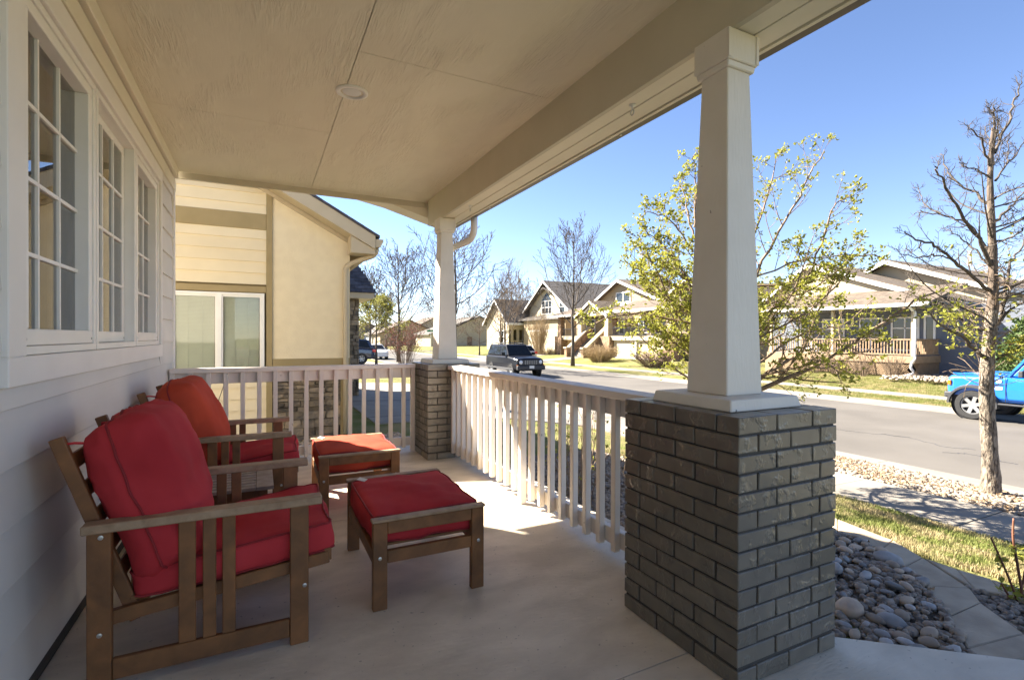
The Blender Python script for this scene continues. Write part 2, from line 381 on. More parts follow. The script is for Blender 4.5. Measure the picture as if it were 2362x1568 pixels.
def kerb(name, x0, xc, x1, zt, side):
    root = thing(name, None, None); root['kind'] = 'structure'
    # gutter pan, rolled kerb; cast in 3 m lengths with open joints
    y = -20.0
    while y < 90:
        m_ = MB()
        if side < 0:   # near side: kerb on the left (small x)
            m_.prism([(x0, -1.2), (x0, zt), (x0 + .16, zt), (xc, -1.03), (x1, -1.045), (x1, -1.2)], 'y', y + .006, y + 2.994)
        else:
            m_.prism([(x0, -1.2), (x0, -1.045), (xc, -1.03), (x1 - .16, zt), (x1, zt), (x1, -1.2)], 'y', y + .006, y + 2.994)
        m_.build('kerb_length', M['conc2'], root)
        y += 3.0
    m_ = MB().box(x0, x1, 90, 330, -1.2, -1.0); m_.build('kerb_length', M['conc2'], root)
kerb('near_kerb', 7.95, 8.3, 8.9, -0.93, -1)
kerb('far_kerb', 17.2, 17.75, 18.5, -1.0, 1)

def walk(name, x0, x1, z0, z1, ya, yb):
    root = thing(name, None, None); root['kind'] = 'structure'
    y = ya
    while y < yb:
        dz = R.uniform(-.004, .004)
        m_ = MB().prism([(x0, z0 - .12), (x0, z0 + dz), (x1, z1 + dz), (x1, z1 - .12)], 'y', y + .006, y + 1.494)
        m_.build('slab', M['conc2'], root)
        y += 1.5
walk('near_sidewalk', 5.2, 6.35, -0.80, -0.81, -9, 60)
walk('far_sidewalk', 20.6, 21.8, -1.0, -0.985, -9, 75)

# front path on the far lawn and the drives
def drive(name, x0, x1, y0, y1, off=.02, joints=()):
    """concrete laid on the slope of the ground"""
    xs = sorted({x0, x1} | {x for x, _ in PROF if x0 < x < x1})
    top = [(x, gz(x) + off) for x in xs]
    o = MB().prism([(x0, gz(x0) - .12)] + top + [(x1, gz(x1) - .12)], 'y', y0, y1).build(name, M['conc2'])
    o['kind'] = 'structure'
    for y in joints:
        MB().prism([(x, z + .001) for x, z in top] + [(x, z + .004) for x, z in top[::-1]], 'y', y - .01, y + .01).build('joint', M['mortar'], o)
    return o
drive('neighbour_driveway', .45, 7.94, 8.3, 17.2, joints=(9.1, 11.8, 14.6))
drive('second_driveway', .5, 7.94, 33.8, 39.5)
drive('far_driveway', 18.51, 28, 45.5, 49.5)
drive('far_front_path', 18.51, 25.4, 38.2, 40.6)

# ================================================================ OUR HOUSE
WX = -2.21
house = thing('porch_house', 'grey beige lap sided house wall with a deep covered front porch, nearest at left', 'house', (WX, 1.0, 0))
house.location = (0, 0, 0)
wy0, wy1, wz0, wz1 = 0.875, 3.62, 1.062, 2.53          # outside of the white window surround
yn, yf = -2.0, 4.28
def lap(y0, y1, zb, zt):
    h = zt - zb
    m_ = MB().prism([(WX - .012, zb), (WX + .018, zb), (WX + .019, zb + .004), (WX + .002, zt + .02), (WX - .012, zt + .02)], 'y', y0, y1)
    m_.build('siding_board', M['siding'], house)
k = 0
while True:
    zb = .05 + .188 * k; zt = zb + .188
    if zb > 2.72: break
    zt = min(zt, 2.735)
    if zt <= wz0 + .01 or zb >= wz1 - .01:
        lap(yn, yf, zb, zt)
    else:
        lo, hi = zb, zt
        if zb < wz0:
            lap(yn, wy0, zb, zt); lap(wy1, yf, zb, zt); lap(wy0, wy1, zb, wz0)
        elif zt > wz1:
            lap(yn, wy0, zb, zt); lap(wy1, yf, zb, zt)
        else:
            lap(yn, wy0, zb, zt); lap(wy1, yf, zb, zt)
    k += 1
# sheathing behind the boards, with the window opening left free, and the body of the house
sh = MB()
sh.box(WX - .10, WX - .014, yn, wy0 + .09, -.4, 2.76).box(WX - .10, WX - .014, wy1 - .09, yf - .01, -.4, 2.76)
sh.box(WX - .10, WX - .014, wy0 + .09, wy1 - .09, -.4, wz0 + .08).box(WX - .10, WX - .014, wy0 + .09, wy1 - .09, wz1 - .09, 2.76)
sh.build('sheathing', M['siding'], house)
MB().box(WX - .06, WX + .024, yf, yf + .09, -.4, 2.76).build('corner_board', M['trim'], house, bevel=.003)
MB().box(-9.5, WX - .06, yf - .02, yf + .03, -.4, 3.2).build('end_wall', M['siding'], house)
MB().box(WX - .01, WX + .028, yn, yf + .09, 2.56, 2.66).build('frieze_board', M['soffit'], house, bevel=.003)
MB().box(WX - .01, WX + .055, yn, yf + .05, 2.672, 2.757).build('crown_board', M['soffit'], house, bevel=.004)
MB().box(WX - .01, WX + .02, yn, yf, 2.659, 2.673).build('gap', M['gap_shade'], house)
MB().box(WX - .02, WX + .018, yn, yf, .0, .05).build('base_flashing', M['mortar'], house)

# window group: surround boards, three casement units
T = .034
for nm, a in (('sill_trim', (wy0, wy1, wz0, wz0 + .095)), ('head_trim', (wy0, wy1, wz1 - .10, wz1)),
              ('side_trim', (wy0, wy0 + .135, wz0 + .095, wz1 - .10)), ('side_trim', (wy1 - .055, wy1, wz0 + .095, wz1 - .10))):
    MB().box(WX - .02, WX + T, *a).build(nm, M['trim'], house, bevel=.003)
def bars4(m_, x0, x1, y0, y1, z0, z1, wl, wr, wb, wt_):
    m_.box(x0, x1, y0, y1, z0, z0 + wb).box(x0, x1, y0, y1, z1 - wt_, z1)
    m_.box(x0, x1, y0, y0 + wl, z0 + wb, z1 - wt_).box(x0, x1, y1 - wr, y1, z0 + wb, z1 - wt_)
    return m_
units = [(1.012, 1.872), (1.886, 2.742), (2.756, 3.563)]
for i, (y0, y1) in enumerate(units):
    z0, z1 = wz0 + .097, wz1 - .102
    fr = bars4(MB(), WX - .085, WX + .018, y0, y1, z0, z1, .035, .035, .03, .03).build('window_frame', M['sash'], house, bevel=.002)
    proud = .012 if i != 1 else -.035
    sy0, sy1, sz0, sz1 = y0 + .037, y1 - .037, z0 + .032, z1 - .032
    bars4(MB(), WX - .06, WX + proud, sy0, sy1, sz0, sz1, .05, .05, .058, .045).build('sash', M['sash'], fr, bevel=.003)
    MB().box(WX - .046, WX - .040, sy0 + .05, sy1 - .05, sz0 + .058, sz1 - .045).build('pane', M['clear'], fr)
    gy0, gy1, gz0, gz1 = sy0 + .05, sy1 - .05, sz0 + .058, sz1 - .045
    for c in (1, 2):
        y = gy0 + (gy1 - gy0) * c / 3
        MB().box(WX - .0565, WX - .030, y - .0075, y + .0075, gz0, gz1).build('muntin', M['sash'], fr)
    for c in (1, 2, 3):
        z = gz0 + (gz1 - gz0) * c / 4
        MB().box(WX - .056, WX - .0305, gy0, gy1, z - .0075, z + .0075).build('muntin', M['sash'], fr)
    for s in (sy0 + .02, sy1 - .02):
        MB().lathe((WX + proud, s, sz0 + .022), [(.005, 0), (.005, .003)], 'x', 8).build('screw', M['bolt'], fr)
# room behind, curtains
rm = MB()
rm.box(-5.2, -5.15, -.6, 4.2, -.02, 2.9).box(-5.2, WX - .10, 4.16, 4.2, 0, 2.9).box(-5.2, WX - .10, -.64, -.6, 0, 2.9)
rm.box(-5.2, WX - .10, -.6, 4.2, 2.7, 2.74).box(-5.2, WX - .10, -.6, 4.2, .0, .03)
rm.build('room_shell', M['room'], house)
def curtain(y0, y1, xx):
    m_ = MB(); n_ = int((y1 - y0) / .012)
    for i in range(n_ + 1):
        y = y0 + (y1 - y0) * i / n_
        x = xx + .028 * sin(y * 58 + 2 * sin(y * 7)) + .012 * sin(y * 131)
        m_.v += [(x, y, .9), (x * 1.0 + .004, y, 2.5)]
    for i in range(n_): m_.f.append((2 * i, 2 * i + 2, 2 * i + 3, 2 * i + 1))
    m_.build('curtain', M['curtain'], house, smooth=True, fix=False)
curtain(1.42, 1.98, WX - .19); curtain(2.12, 3.02, WX - .18); curtain(3.2, 3.75, WX - .19); curtain(.7, 1.15, WX - .19)

# porch ceiling panels, grooves between them show the sheet above, coloured dark as gap shade
CZ = 2.76
for (x0, x1, y0, y1) in ((WX, -1.012, yn, .388), (WX, -1.012, .392, 2.828), (WX, -1.012, 2.832, 4.42),
                         (-1.008, .235, yn, -.842), (-1.008, .235, -.838, 1.598), (-1.008, .235, 1.602, 4.038), (-1.008, .235, 4.042, 4.42)):
    MB().box(x0, x1, y0, y1, CZ, CZ + .02).build('ceiling_panel', M['ceil'], house)
MB().box(WX, .55, yn, 4.42, CZ + .022, CZ + .05).build('ceiling_backing', M['gap_shade'], house)
# main beam, soffit boards, fascia, gutter
BZ = 2.474
MB().box(.215, .245, yn, 4.30, BZ, CZ + .02).build('beam_face', M['beam'], house, bevel=.002)
MB().box(.247, .45, yn, 4.30, BZ + .05, CZ + .02).build('beam_core', M['beam'], house)
MB().box(.2465, .345, yn, 4.30, BZ + .004, BZ + .05).build('soffit_board', M['soffit'], house, bevel=.003)
MB().box(.351, .462, yn, 4.30, BZ + .004, BZ + .05).build('soffit_board', M['soffit'], house, bevel=.003)
MB().box(.215, .462, 4.301, 4.32, BZ + .002, CZ + .02).build('beam_end', M['beam'], house)
MB().box(.470, .490, yn, 4.45, BZ - .002, CZ + .06).build('fascia_board', M['soffit'], house)
gut = MB().prism([(.4905, BZ + .02), (.57, BZ + .02), (.61, BZ + .10), (.61, BZ + .16), (.603, BZ + .16), (.603, BZ + .10), (.566, BZ + .027), (.4905, BZ + .027)], 'y', yn, 4.46)
gu = gut.build('gutter', M['gutter'], house)
for y in (-.7, .35, 1.3, 2.3, 3.3):
    MB().box(.52, .53, y, y + .012, BZ + .008, BZ + .022).build('hanger', M['bolt'], gu)
# far end of the porch: trim band, sloping rake soffit that hangs past the ceiling edge
MB().box(WX - .0, .214, 4.421, 4.445, CZ - .055, CZ + .06).build('ceiling_end_band', M['beam'], house)
MB().prism([(-.55, CZ + .02), (-.2, CZ - .045), (.46, CZ - .225), (.46, CZ + .1), (-.55, CZ + .16)], 'y', 4.446, 4.70).build('rake_return', M['soffit'], house)
MB().prism([(-9.5, 3.6), (-5.5, 5.4), (.595, CZ - .10), (.595, CZ - .07), (-5.5, 5.5), (-9.5, 3.7)], 'y', yn, 4.45).build('roof', M['roof_gray'], house)
MB().box(-9.5, WX - .06, yn - .03, yn, -.4, 3.2).build('end_wall', M['siding'], house)
# downspout that leaves the gutter and ties in behind the far column
pts = [(.555, 3.78, BZ + .03), (.555, 3.78, BZ - .09), (.55, 3.79, BZ - .15), (.535, 3.82, BZ - .20), (.51, 3.87, BZ - .225), (.44, 4.01, BZ - .255), (.41, 4.08, BZ - .275), (.40, 4.10, BZ - .32), (.40, 4.11, 1.2)]
MB().tube(pts, .036, 10).build('downspout', M['rail'], house, smooth=True)
def ceiling_hook(y):
    h = thing('ceiling_hook', None, 'hook', (.31, y, BZ + .004))
    MB().lathe((0, 0, 0), [(.018, 0), (.018, -.006), (.006, -.009), (.005, -.03)], 'z', 12).build('base', M['tagw'], h, smooth=True)
    MB().tube([(0, .013 * sin(a) + .0, -.042 - .014 * cos(a)) for a in [i * .4 for i in range(-7, 8)]], .0035, 6).build('hook', M['bolt'], h, smooth=True)
    return h
ceiling_hook(.94)['label'] = 'white screw hook in the porch beam soffit nearer the front column'
ceiling_hook(3.28)['label'] = 'small screw hook in the porch beam soffit close to the far column'
lt = thing('ceiling_light', 'round recessed ceiling light with pale trim ring in the tan porch ceiling', 'ceiling light', (-.968, 2.083, CZ))
MB().lathe((0, 0, 0), [(.098, 0), (.098, -.006), (.088, -.012), (.072, -.010), (.068, .02), (.054, .02)], 'z', 36, cap=False).build('trim_ring', M['sash'], lt, smooth=True)
MB().lathe((0, 0, 0), [(.056, -.002), (.045, -.006), (.02, -.008), (.001, -.0082)], 'z', 32, cap=False).build('lens', M['white'], lt, smooth=True)

# ================================================================ PORCH FLOOR AND PIERS
pf = thing('porch_floor', None, None); pf['kind'] = 'structure'
MB().prism([(WX, -3.2), (2.3, -3.2), (2.3, -1.32), (1.13, -.372), (.62, .05), (.62, 4.40), (WX, 4.40)], 'z', -.5, -.012).build('slab_base', M['concrete'], pf)
for poly in ([(WX + .02, -3.2), (2.3, -3.2), (2.3, -1.32), (1.13, -.372), (.62, .05), (.62, .237), (WX + .02, .212)],
             [(WX + .02, .218), (.62, .243), (.62, 2.297), (WX + .02, 2.297)], [(WX + .02, 2.303), (.62, 2.303), (.62, 4.40), (WX + .02, 4.40)]):
    MB().prism(poly, 'z', -.011, 0).build('slab', M['concrete'], pf)

BR = {}
def brick(w_, d_, h_, v):
    key = (round(w_, 3), round(d_, 3), v)
    if key not in BR:
        b = bmesh.new(); bmesh.ops.create_cube(b, size=1)
        bmesh.ops.scale(b, vec=(w_, d_, h_), verts=b.verts)
        rr = random.Random(v * 31 + len(BR))
        for q in b.verts: q.co += Vector((rr.uniform(-1, 1), rr.uniform(-1, 1), rr.uniform(-1, 1))) * .0014
        bmesh.ops.bevel(b, geom=b.edges[:], offset=.0028, segments=1, affect='EDGES')
        me = bpy.data.meshes.new('brick'); b.to_mesh(me); b.free(); me.materials.append(M['brick'])
        BR[key] = me
    return BR[key]

def pier(ox, oy, label):
    W_, D_, H_ = .555, .61, .948
    root = thing('brick_pier', label, 'brick pier', (ox, oy, 0), 'brick piers under the porch columns')
    MB().box(.0075, W_ - .0075, .0075, D_ - .0075, 0, H_ - .008).build('mortar_core', M['mortar'], root)
    ch = H_ / 14
    for c in range(14):
        z = c * ch + (ch - .0085) / 2 + (.0085 if c else .002)
        cells = []
        if c % 2:   # long bricks along x at the corners
            for a, b in ((0, .197), (.206, .402), (.411, W_)):
                cells += [(a, b, 0, .095), (a, b, D_ - .095, D_)]
            for a, b in ((.104, .300), (.309, D_ - .104)):
                cells += [(0, .095, a, b), (W_ - .095, W_, a, b)]
        else:
            for a, b in ((0, .197), (.206, .402), (.411, D_)):
                cells += [(0, .095, a, b), (W_ - .095, W_, a, b)]
            for a, b in ((.104, .274), (.283, W_ - .104)):
                cells += [(a, b, 0, .095), (a, b, D_ - .095, D_)]
        for (x0, x1, y0, y1) in cells:
            me = brick(x1 - x0, y1 - y0, ch - .0085, R.randint(0, 2))
            place('brick', me, ((x0 + x1) / 2 + R.uniform(-.001, .001), (y0 + y1) / 2 + R.uniform(-.001, .001), z), root, (R.uniform(-.004, .004), R.uniform(-.004, .004), R.uniform(-.004, .004)))
    return root
def column(ox, oy, label):
    cx, cy = ox + .2775, oy + .305
    root = thing('porch_column', label, 'column', (cx, cy, .948), 'square tapered columns of the porch')
    MB().frustum(0, 0, 0.0005, .205, .21, .045, .195, .2).build('base_slab', M['column'], root, bevel=.004)
    MB().frustum(0, 0, .0455, .104, .106, 1.43, .064, .066).build('shaft', M['column'], root, bevel=.004)
    c_ = MB().frustum(0, 0, 1.40, .088, .09, 1.5255, .088, .09)
    c_.frustum(0, 0, 1.375, .078, .08, 1.40, .082, .084)
    c_.build('capital', M['column'], root, bevel=.004)
    for s in (-1, 1):
        MB().box(.0735 if s > 0 else -.0885, .0885 if s > 0 else -.0735, -.0935, -.0905, 1.405, 1.52).build('capital_strip', M['column'], root)
pier(0, 0, 'dark painted brick pier in the foreground, under the nearest white column')
column(0, 0, 'large tapered square column in the foreground standing on the nearest brick pier')
pier(0, 3.62, 'smaller looking painted brick pier at the far end of the porch between the two railings')
column(0, 3.62, 'tapered white column at the far end of the porch beside the downspout')
# a third pair further along the porch, beside the front steps
# ---------------------------------------------------------------- railings
rr_ = thing('porch_railing', 'long cream railing along the street side, between the two brick piers', 'railing', (.27, .62, 0), 'cream porch railings')
def rmk(m_, name, mt=None): return m_.build(name, mt or M['rail'], rr_, bevel=.003)
rr_.location = (0, 0, 0)
rmk(MB().box(.205, .345, .612, 3.618, .897, .937), 'top_cap')
rmk(MB().box(.268, .306, .612, 3.618, .795, .896), 'upper_board')
rmk(MB().box(.268, .306, .612, 3.618, .075, .165), 'lower_board')
y = 3.565; i = 0
while y > .64:
    long_ = i == 11
    wd = .026 if long_ else .019
    rmk(MB().box(.229 - (.008 if long_ else 0), .267, y - wd, y + wd, .002 if long_ else .062, .8965), 'baluster')
    y -= .1355; i += 1
rr_ = thing('porch_railing', 'shorter cream railing across the far end of the porch, behind the red chairs', 'railing', (-1.1, 4.03, 0), 'cream porch railings')
rr_.location = (0, 0, 0)
rmk(MB().box(WX + .026, -.022, 3.99, 4.13, .897, .937), 'top_cap')
rmk(MB().box(WX + .026, -.022, 4.052, 4.09, .795, .896), 'upper_board')
rmk(MB().box(WX + .026, -.022, 4.052, 4.09, .075, .165), 'lower_board')
for k in range(16):
    x = -.136 - k * .1355
    rmk(MB().box(x - .019, x + .019, 4.013, 4.051, .062, .8965), 'baluster')
rmk(MB().box(-.062, -.022, 4.005, 4.051, .02, .8965), 'end_post')

# ================================================================ CUSHIONS
def cushion_fn(a, b, c, r, puff, side, seed, wr=.006):
    """maps (u,v,w) on the surface of the unit cube to a stuffed boxed cushion with half sizes a,b,c"""
    off = Vector((seed * 7.3, seed * 3.1, seed * 1.7))
    def f(u, v, w):
        p = Vector((a * u, b * v, c * w))
        q = Vector((max(-(a - r), min(a - r, p.x)), max(-(b - r), min(b - r, p.y)), max(-(c - r * .6), min(c - r * .6, p.z))))
        d = p - q
        if d.length > 1e-6: p = q + Vector((d.x, d.y, d.z)).normalized() * min(d.length, r) if d.length > r else p
        k = (1 - abs(u) ** 2.4) * (1 - abs(v) ** 2.4)
        p.z += w * puff * max(0, k) ** .7
        p.x += u * side * (1 - v * v) * (1 - w * w); p.y += v * side * (1 - u * u) * (1 - w * w)
        # sag of the corners and slow creases of the filling
        nn = noise.noise(p * 5 + off) * wr * 1.6 + noise.noise(Vector((p.x * 14, p.y * 5, p.z * 9)) + off) * wr * .55
        edge = max(abs(u), abs(v))
        m1 = min(abs(u), abs(v))
        nn += (noise.noise(Vector((u * 9 if abs(v) > abs(u) else 0, v * 9 if abs(u) >= abs(v) else 0, w * 3)) + off)) * wr * .42 * max(0, edge - .5) * 2
        nn -= abs(noise.noise(Vector((u * 2.2 + v * 3.5, v * 1.2 - u * 1.5, w)) + off * 2)) * wr * .9
        n = Vector((u, v, w)); n.normalize()
        return p + n * nn
    return f
def cushion(name, parent, m, M4, a, b, c, r=.03, puff=.03, side=.012, seed=1, wr=.006, n=22, label=None, ws=(-1, 1)):
    f = cushion_fn(a, b, c, r, puff, side, seed, wr)
    mb = MB(); idx = {}
    nw = 8
    def vid(u, v, w):
        key = (round(u, 4), round(v, 4), round(w, 4))
        if key not in idx:
            idx[key] = len(mb.v); mb.v.append(tuple(M4 @ f(u, v, w)))
        return idx[key]
    g = [-1 + 2 * i / n for i in range(n + 1)]; gw = [-1 + 2 * i / nw for i in range(nw + 1)]
    for w in (-1, 1):
        for i in range(n):
            for j in range(n):
                q = [vid(g[i], g[j], w), vid(g[i + 1], g[j], w), vid(g[i + 1], g[j + 1], w), vid(g[i], g[j + 1], w)]
                mb.f.append(tuple(q if w > 0 else q[::-1]))
    for s in (-1, 1):
        for i in range(n):
            for j in range(nw):
                q = [vid(s, g[i], gw[j]), vid(s, g[i + 1], gw[j]), vid(s, g[i + 1], gw[j + 1]), vid(s, g[i], gw[j + 1])]
                mb.f.append(tuple(q if s > 0 else q[::-1]))
                q = [vid(g[i], s, gw[j]), vid(g[i + 1], s, gw[j]), vid(g[i + 1], s, gw[j + 1]), vid(g[i], s, gw[j + 1])]
                mb.f.append(tuple(q if s < 0 else q[::-1]))
    o = mb.build(name, m, parent, smooth=True)
    if label: o['label'] = label
    per = [(g[i], -1) for i in range(n)] + [(1, g[i]) for i in range(n)] + [(g[n - i], 1) for i in range(n)] + [(-1, g[n - i]) for i in range(n)]
    for w in ws:
        pts = []
        for u, v in per + per[:2]:
            e = Vector((u if abs(u) == 1 else 0, v if abs(v) == 1 else 0, w if abs(w) == 1 else 0)).normalized()
            pts.append(M4 @ (f(u, v, w) + e * .002))
        MB().tube(pts, .0046, 6, cap=False).build('piping', M['pipe'], o, smooth=True)
    return o

# ================================================================ ARMCHAIRS (local frame: x to the front, y across, origin at the rear leg of the near side)
def armchair(label, loc, rz, rust=False, seed=1):
    t = thing('armchair', label, 'armchair', loc, 'slatted wooden armchairs with red cushions', rz)
    W_ = .70
    wd, bv = M['wood'], .003
    for s, y0 in ((0, 0.0), (1, W_ - .035)):
        y1 = y0 + .035
        MB().box(0, .068, y0, y1, 0, .552).build('leg', wd, t, bevel=bv)
        MB().box(.635, .703, y0, y1, 0, .552).build('leg', wd, t, bevel=bv)
        yo = y0 - .018 if s == 0 else y0 - .012
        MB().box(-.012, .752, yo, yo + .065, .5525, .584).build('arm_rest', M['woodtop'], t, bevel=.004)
        MB().box(.069, .634, y0 + .006, y1 - .006, .032, .104).build('bottom_rail', wd, t, bevel=bv)
        for a, b in ((.262, .316), (.338, .381), (.401, .445)):
            MB().box(a, b, y0 + .010, y1 - .010, .1045, .552).build('arm_slat', wd, t, bevel=bv)
        yi = y1 + .001 if s == 0 else y0 - .029
        MB().bar((.02, yi + .014, .230), (.785, yi + .014, .312), .028, .05).build('seat_rail', wd, t, bevel=bv)
        yb = yi + .030 if s == 0 else yi - .030
        MB().bar((.128, yb + .014, .20), (-.098, yb + .014, .872), .028, .042, up=(1, 0, .3)).build('back_post', wd, t, bevel=bv)
        for x, z in ((.022, .535), (.018, .20), (.67, .232)):
            yy = y0 if s == 0 else y1
            MB().lathe((x + .018, yy, z), [(.008, 0), (.008, -.003 if s == 0 else .003), (.004, -.004 if s == 0 else .004)], 'y', 10).build('bolt', M['bolt'], t)
    # back: cross slats; seat: slats
    d = Vector((-.226, 0, .672)).normalized()
    for k in range(6):
        p = Vector((.11, 0, .27)) + d * (k * .108)
        MB().bar((p.x, .095, p.z), (p.x, W_ - .095, p.z), .012, .055, up=(d.x, 0, d.z)).build('back_slat', wd, t, bevel=.002)
    for k in range(6):
        x = .14 + k * .115
        z = .252 + (x - .02) * .107 + .018
        MB().bar((x, .062, z), (x, W_ - .062, z), .06, .014).build('seat_slat', wd, t, bevel=.002)
    MB().bar((.78, .04, .322), (.78, W_ - .04, .322), .03, .05).build('front_rail', wd, t, bevel=bv)
    sm, bm_ = M['red'], (M['rust'] if rust else M['red'])
    T4 = Matrix.Translation((.452, W_ / 2, .362)) @ Matrix.Rotation(-.107, 4, 'Y')
    sc = cushion('seat_cushion', t, sm, T4, .348, .305, .052, r=.028, puff=.026, side=.012, seed=seed, wr=.010)
    T4 = Matrix.Translation((.155, W_ / 2, .640)) @ Matrix.Rotation(radians(-19), 4, 'Y') @ Matrix.Rotation(radians(90), 4, 'Y')
    bc = cushion('back_cushion', t, bm_, T4, .293, .316, .092, r=.078, puff=.078, side=.016, seed=seed + 3, wr=.017, ws=(-.25,), label='faded rust orange back cushion' if rust else None)
    for y in (.1, W_ - .12):   # ties knotted round the top of the frame
        MB().tube([(-.075, y + .02, .80), (-.085, y, .83), (-.08, y - .02, .85), (-.05, y - .02, .852), (-.02, y, .845), (.01, y + .01, .84)], .005, 6).build('tie', M['red'], bc, smooth=True)
    MB().box(.50, .545, -.001 + .04, .0415, .357, .3585).build('seam_label', M['tagw'], sc)
    return t
armchair('slatted wooden armchair with crimson cushions, nearest to the camera at left', (-2.012, .962, 0), 0, seed=1)
armchair('slatted wooden armchair with a rust orange back cushion, farther one by the end railing', (-2.045, 2.50, 0), radians(-1.5), rust=True, seed=5)

def ottoman(label, loc, rz, w_, d_, m_, seed):
    t = thing('ottoman', label, 'ottoman', loc, 'wooden ottomans with red cushions', rz)
    wd, bv = M['wood'], .003
    for y0 in (0, d_ - .034):
        for x0 in (0, w_ - .064):
            MB().box(x0, x0 + .064, y0, y0 + .034, 0, .395).build('leg', wd, t, bevel=bv)
        MB().box(.065, w_ - .065, y0 + .002, y0 + .032, .338, .394).build('top_rail', wd, t, bevel=bv)
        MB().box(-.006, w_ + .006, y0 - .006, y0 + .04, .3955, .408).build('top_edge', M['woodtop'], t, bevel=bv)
        MB().box(.065, w_ - .065, y0 + .004, y0 + .030, .205, .262).build('lower_rail', wd, t, bevel=bv)
        for x in (.03, w_ - .03):
            ys_ = (y0, -.0035) if y0 == 0 else (y0 + .034, .0035)
            MB().lathe((x, ys_[0], .235), [(.008, 0), (.008, ys_[1]), (.004, ys_[1] * 1.3)], 'y', 10).build('bolt', M['bolt'], t)
    for x0 in (.004, w_ - .034):
        MB().box(x0, x0 + .03, .035, d_ - .035, .20, .262).build('side_rail', wd, t, bevel=bv)
    for k in range(5):
        y = .09 + k * (d_ - .18) / 4
        MB().box(.035, w_ - .035, y - .03, y + .03, .2625, .275).build('seat_slat', wd, t, bevel=.002)
    T4 = Matrix.Translation((w_ / 2, d_ / 2, .345))
    c = cushion('cushion', t, m_, T4, w_ / 2 - .004, d_ / 2 - .046, .064, r=.03, puff=.034, side=.014, seed=seed, wr=.012)
    T5 = Matrix.Translation((.06, d_ - .13, .425)) @ Matrix.Rotation(.5, 4, 'Z') @ Matrix.Rotation(-.35, 4, 'Y')
    mb = MB(); mb.box(-.012, .012, -.035, .03, .004, .006); mb.v = [tuple(T5 @ Vector(v)) for v in mb.v]
    mb.build('care_tag', M['tagw'], c)
    return t
ottoman('wooden ottoman with a crimson cushion, nearest of the two, in front of the near armchair', (-1.035, 1.062, 0), 0, .535, .745, M['red'], 9)
ottoman('sunlit wooden ottoman with a red cushion coloured sunlit coral, in front of the far armchair', (-1.125, 2.435, 0), radians(-1), .55, .70, M['rust'], 13)  # coral colour carries the sunlight on a red cushion

t = thing('side_table', 'low slatted wooden side table standing between the two armchairs', 'side table', (-1.83, 1.93, 0))
w_, d_, zt = .40, .52, .385
for k in range(9):
    y = .02 + k * (d_ - .04) / 8
    MB().box(.06, w_ - .075, y - .021, y + .021, zt - .018, zt).build('slat', M['tablewood'], t, bevel=.002)
MB().box(-.005, .058, 0, d_, zt - .02, zt + .001).build('end_board', M['tablewood'], t, bevel=.002)
MB().box(w_ - .073, w_ + .015, 0, d_, zt - .02, zt + .001).build('end_board', M['tablewood'], t, bevel=.002)
for x in (.015, w_ - .06):
    for y in (.015, d_ - .06):
        MB().box(x, x + .045, y, y + .045, 0, zt - .021).build('leg', M['wood'], t, bevel=.002)
for y in (.02, d_ - .04):
    MB().box(.06, w_ - .06, y, y + .02, zt - .09, zt - .021).build('apron', M['wood'], t)
for x in (.02, w_ - .04):
    MB().box(x, x + .02, .06, d_ - .06, zt - .09, zt - .021).build('apron', M['wood'], t)

# ================================================================ NEIGHBOUR'S HOUSE
Y0 = 7.40
nb = thing('neighbour_house', 'cream and yellow stucco house next door beyond the end railing, with brown roof edge', 'house', (0, 0, 0))
# walls: body with the gable outline
zl = lambda x: 2.80 - (x + .16) * .545        # underside of the rake at the wall face
MB().prism([(-7, -.45), (-.17, -.45), (-.17, 2.78), (-2.6, zl(-2.6)), (-7, 2.0)], 'y', Y0 + .12, Y0 + 9.5).build('body', M['stucco'], nb)
MB().prism([(-1.315, .735), (-.165, .735), (-.165, 2.79), (-1.315, zl(-1.315) - .01)], 'y', Y0 - .001, Y0 + .119).build('stucco_wall', M['stucco'], nb)
# lap siding boards, left bay
wx0, wx1, wzt = -3.62, -1.425, 1.875
zb = -.42
ladder = []
while zb < 4.3:
    ladder.append((zb, zb + .1735)); zb += .1735
for (a, b) in ladder:
    if 2.84 - .01 < (a + b) / 2 < 3.09 or 1.83 < (a + b) / 2 < 1.99: continue
    x0, x1 = -5.5, -1.40
    segs = [(x0, x1)]
    if .62 < (a + b) / 2 < 1.87: segs = [(x0, wx0)]
    for (p, q) in segs:
        top = min(b, zl(q) - .02)
        if top <= a + .02:
            q = -.16 - (a + .06 - 2.80) / .545; top = b - .0
            if q < -2.6: continue
        MB().prism([(Y0 - .022, a), (Y0 + .06, a), (Y0 + .06, top + .012), (Y0 + .004, top + .012), (Y0 - .022 + .001, a + .004)][::1], 'x', p, q).build('siding_board', M['nsiding'], nb)
MB().box(-5.5, -1.40, Y0 + .068, Y0 + .118, -.42, 3.3).build('sheathing', M['ntrim'], nb)
MB().box(-5.5, -1.40, Y0 - .026, Y0 + .02, 2.845, 3.085).build('belly_band', M['ntrim'], nb, bevel=.004)
MB().box(-5.5, -1.40, Y0 - .028, Y0 + .02, 1.885, 1.982).build('window_head_board', M['ntrim'], nb, bevel=.004)
MB().box(-1.399, -1.316, Y0 - .032, Y0 + .02, -.42, zl(-1.36)).build('corner_post', M['ntrim'], nb, bevel=.004)
MB().box(-1.315, -.165, Y0 - .022, Y0 - .002, .735, .872).build('water_table', M['ntrim'], nb, bevel=.004)
MB().box(-.31, -.20, Y0 - .03, Y0 + .02, -.42, .734).build('corner_post', M['ntrim'], nb, bevel=.004)
